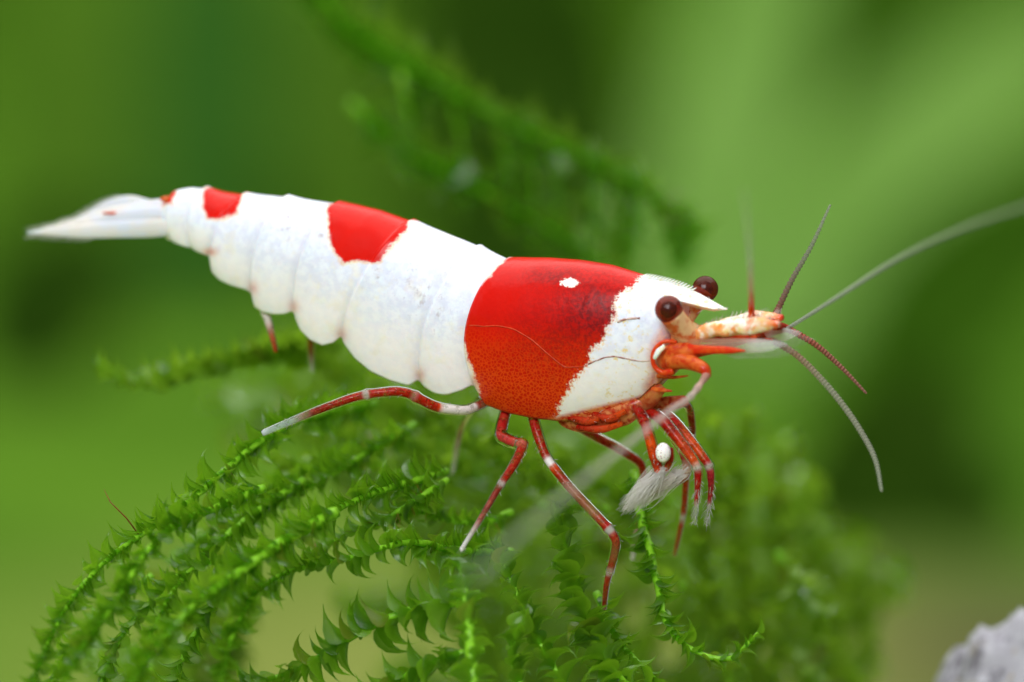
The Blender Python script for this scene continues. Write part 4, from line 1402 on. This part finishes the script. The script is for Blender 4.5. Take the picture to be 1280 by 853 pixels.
tangle()
LR = 'pale blurred moss frond at the outer edge of the tangle below the antennules'
for (x0, y0, x1, y1, dd) in ((960, 900, 985, 560, 2.4), (1010, 900, 1040, 660, 2.8), (1060, 900, 1085, 720, 3.0), (930, 880, 930, 520, 2.0), (985, 690, 1035, 870, 1.6), (1030, 900, 960, 600, 3.0), (900, 860, 880, 540, 1.6), (1075, 890, 1010, 740, 2.6)):
    frond([(x0 + (x1 - x0) * s / 4 + 14 * math.sin(s * 1.7 + x0), y0 + (y1 - y0) * s / 4, dd) for s in range(5)], LR, size=38, spacing=6, stem=6, group='moss fronds at the edge below the antennules', single=False)
LT = 'blurred moss frond in the shade right under the shrimp abdomen'
for (x0, y0, x1, y1, dd) in ((620, 560, 400, 455, 1.5), (600, 600, 380, 520, 1.3), (560, 540, 360, 430, 1.9), (690, 600, 540, 520, 1.2), (500, 600, 330, 560, 1.0), (640, 560, 470, 490, 1.8), (760, 640, 620, 560, 1.0), (840, 640, 700, 570, 1.4)):
    frond([(x0 + (x1 - x0) * s / 4, y0 + (y1 - y0) * s / 4 + 12 * math.sin(s * 1.3 + x0), dd) for s in range(5)], LT, size=34, spacing=6, stem=5, group='moss fronds under the abdomen', single=False, bias=(0, .4, .1))
# separate sprays further behind
frond([(430, 425, 1.6), (380, 437, 1.5), (340, 443, 1.4), (290, 452, 1.35), (250, 462, 1.3), (200, 474, 1.3), (165, 476, 1.3), (132, 462, 1.3)], 'lone blurred moss frond pointing out below the tail',
      size=40, spacing=6, stem=4.5, single=False, bias=(-.1, 1.3, 0), spread=0.9)
up = 'upper moss spray behind the shrimp back'
frond([(380, -60, 3.4), (420, 20, 3.2), (470, 60, 3.0), (540, 100, 2.8), (610, 140, 2.7), (680, 175, 2.6), (750, 205, 2.5), (810, 240, 2.45), (862, 280, 2.4)], 'main drooping stem of the blurred moss spray above the shrimp', size=62, spacing=8, stem=6.5, single=False, spread=0.9, group=up, mat=M['moss_spray'])
frond([(440, 130, 3.2), (510, 190, 3.0), (570, 220, 2.8), (640, 260, 2.7), (700, 295, 2.6), (750, 330, 2.5)], 'lower drooping stem of the blurred moss spray above the shrimp', size=58, spacing=8, stem=6.5, single=False, spread=0.9, group=up, mat=M['moss_spray'])
for i, (x0, y0, x1, y1) in enumerate(((560, 110, 580, 240), (620, 150, 640, 280), (690, 180, 690, 310), (740, 205, 730, 330), (790, 235, 780, 330), (830, 255, 850, 320), (500, 90, 510, 200), (655, 165, 668, 300))):
    frond([(x0, y0, 2.75), ((x0 + x1) / 2 + 6, (y0 + y1) / 2, 2.75), (x1, y1, 2.8)], 'short hanging side shoot of the blurred moss spray above the shrimp', size=48, spacing=11, stem=4, single=False, group=up, mat=M['moss_spray'])


# ------------------------------------------------------------------ stone in the corner
def stone():
    t = NT('stone')
    c = t.mix(t.ramp(t.noise(7, 6, 0.7), 0.42, 0.62), (0.36, 0.35, 0.39), (0.10, 0.09, 0.11))
    c = t.mix(t.ramp(t.noise(22, 5, 0.7), 0.52, 0.66), c, (0.48, 0.47, 0.52))
    c = t.mix(t.ramp(t.noise(13, 4, 0.6), 0.62, 0.70), c, (0.30, 0.24, 0.14))
    m = t.done(t.princ(c, 0.7, Normal=t.bump(t.noise(20, 6, 0.7), 0.7, 0.02)))
    v, f = ico((0, 0, 0), 1.0, 0.8, 1.0, 90, 64)
    from mathutils import noise as mn
    d0 = P(1330, 1000, 0.9)
    out = []
    top = P(1350, 756, 1.3)
    cz = 1.15
    for q in v:
        w = Vector(q)
        k = 1 + 0.16 * mn.noise(w * 1.6 + Vector((3, 1, 4))) + 0.07 * abs(mn.noise(w * 4.1)) + 0.05 * mn.noise(w * 9) + 0.035 * abs(mn.noise(w * 19)) + 0.015 * mn.noise(w * 40)
        out.append((w.x * 0.70 * k, w.y * 0.6 * k, w.z * 1.22 * k))
    out = np.array(out)
    out += np.array((top.x, top.y, top.z - out[:, 2].max() + 0.02))
    o = ob('stone', mesh('stone', out, f, m))
    tag(o, 'rough pale grey and mauve stone standing in the lower corner beyond the moss', 'stone')


stone()
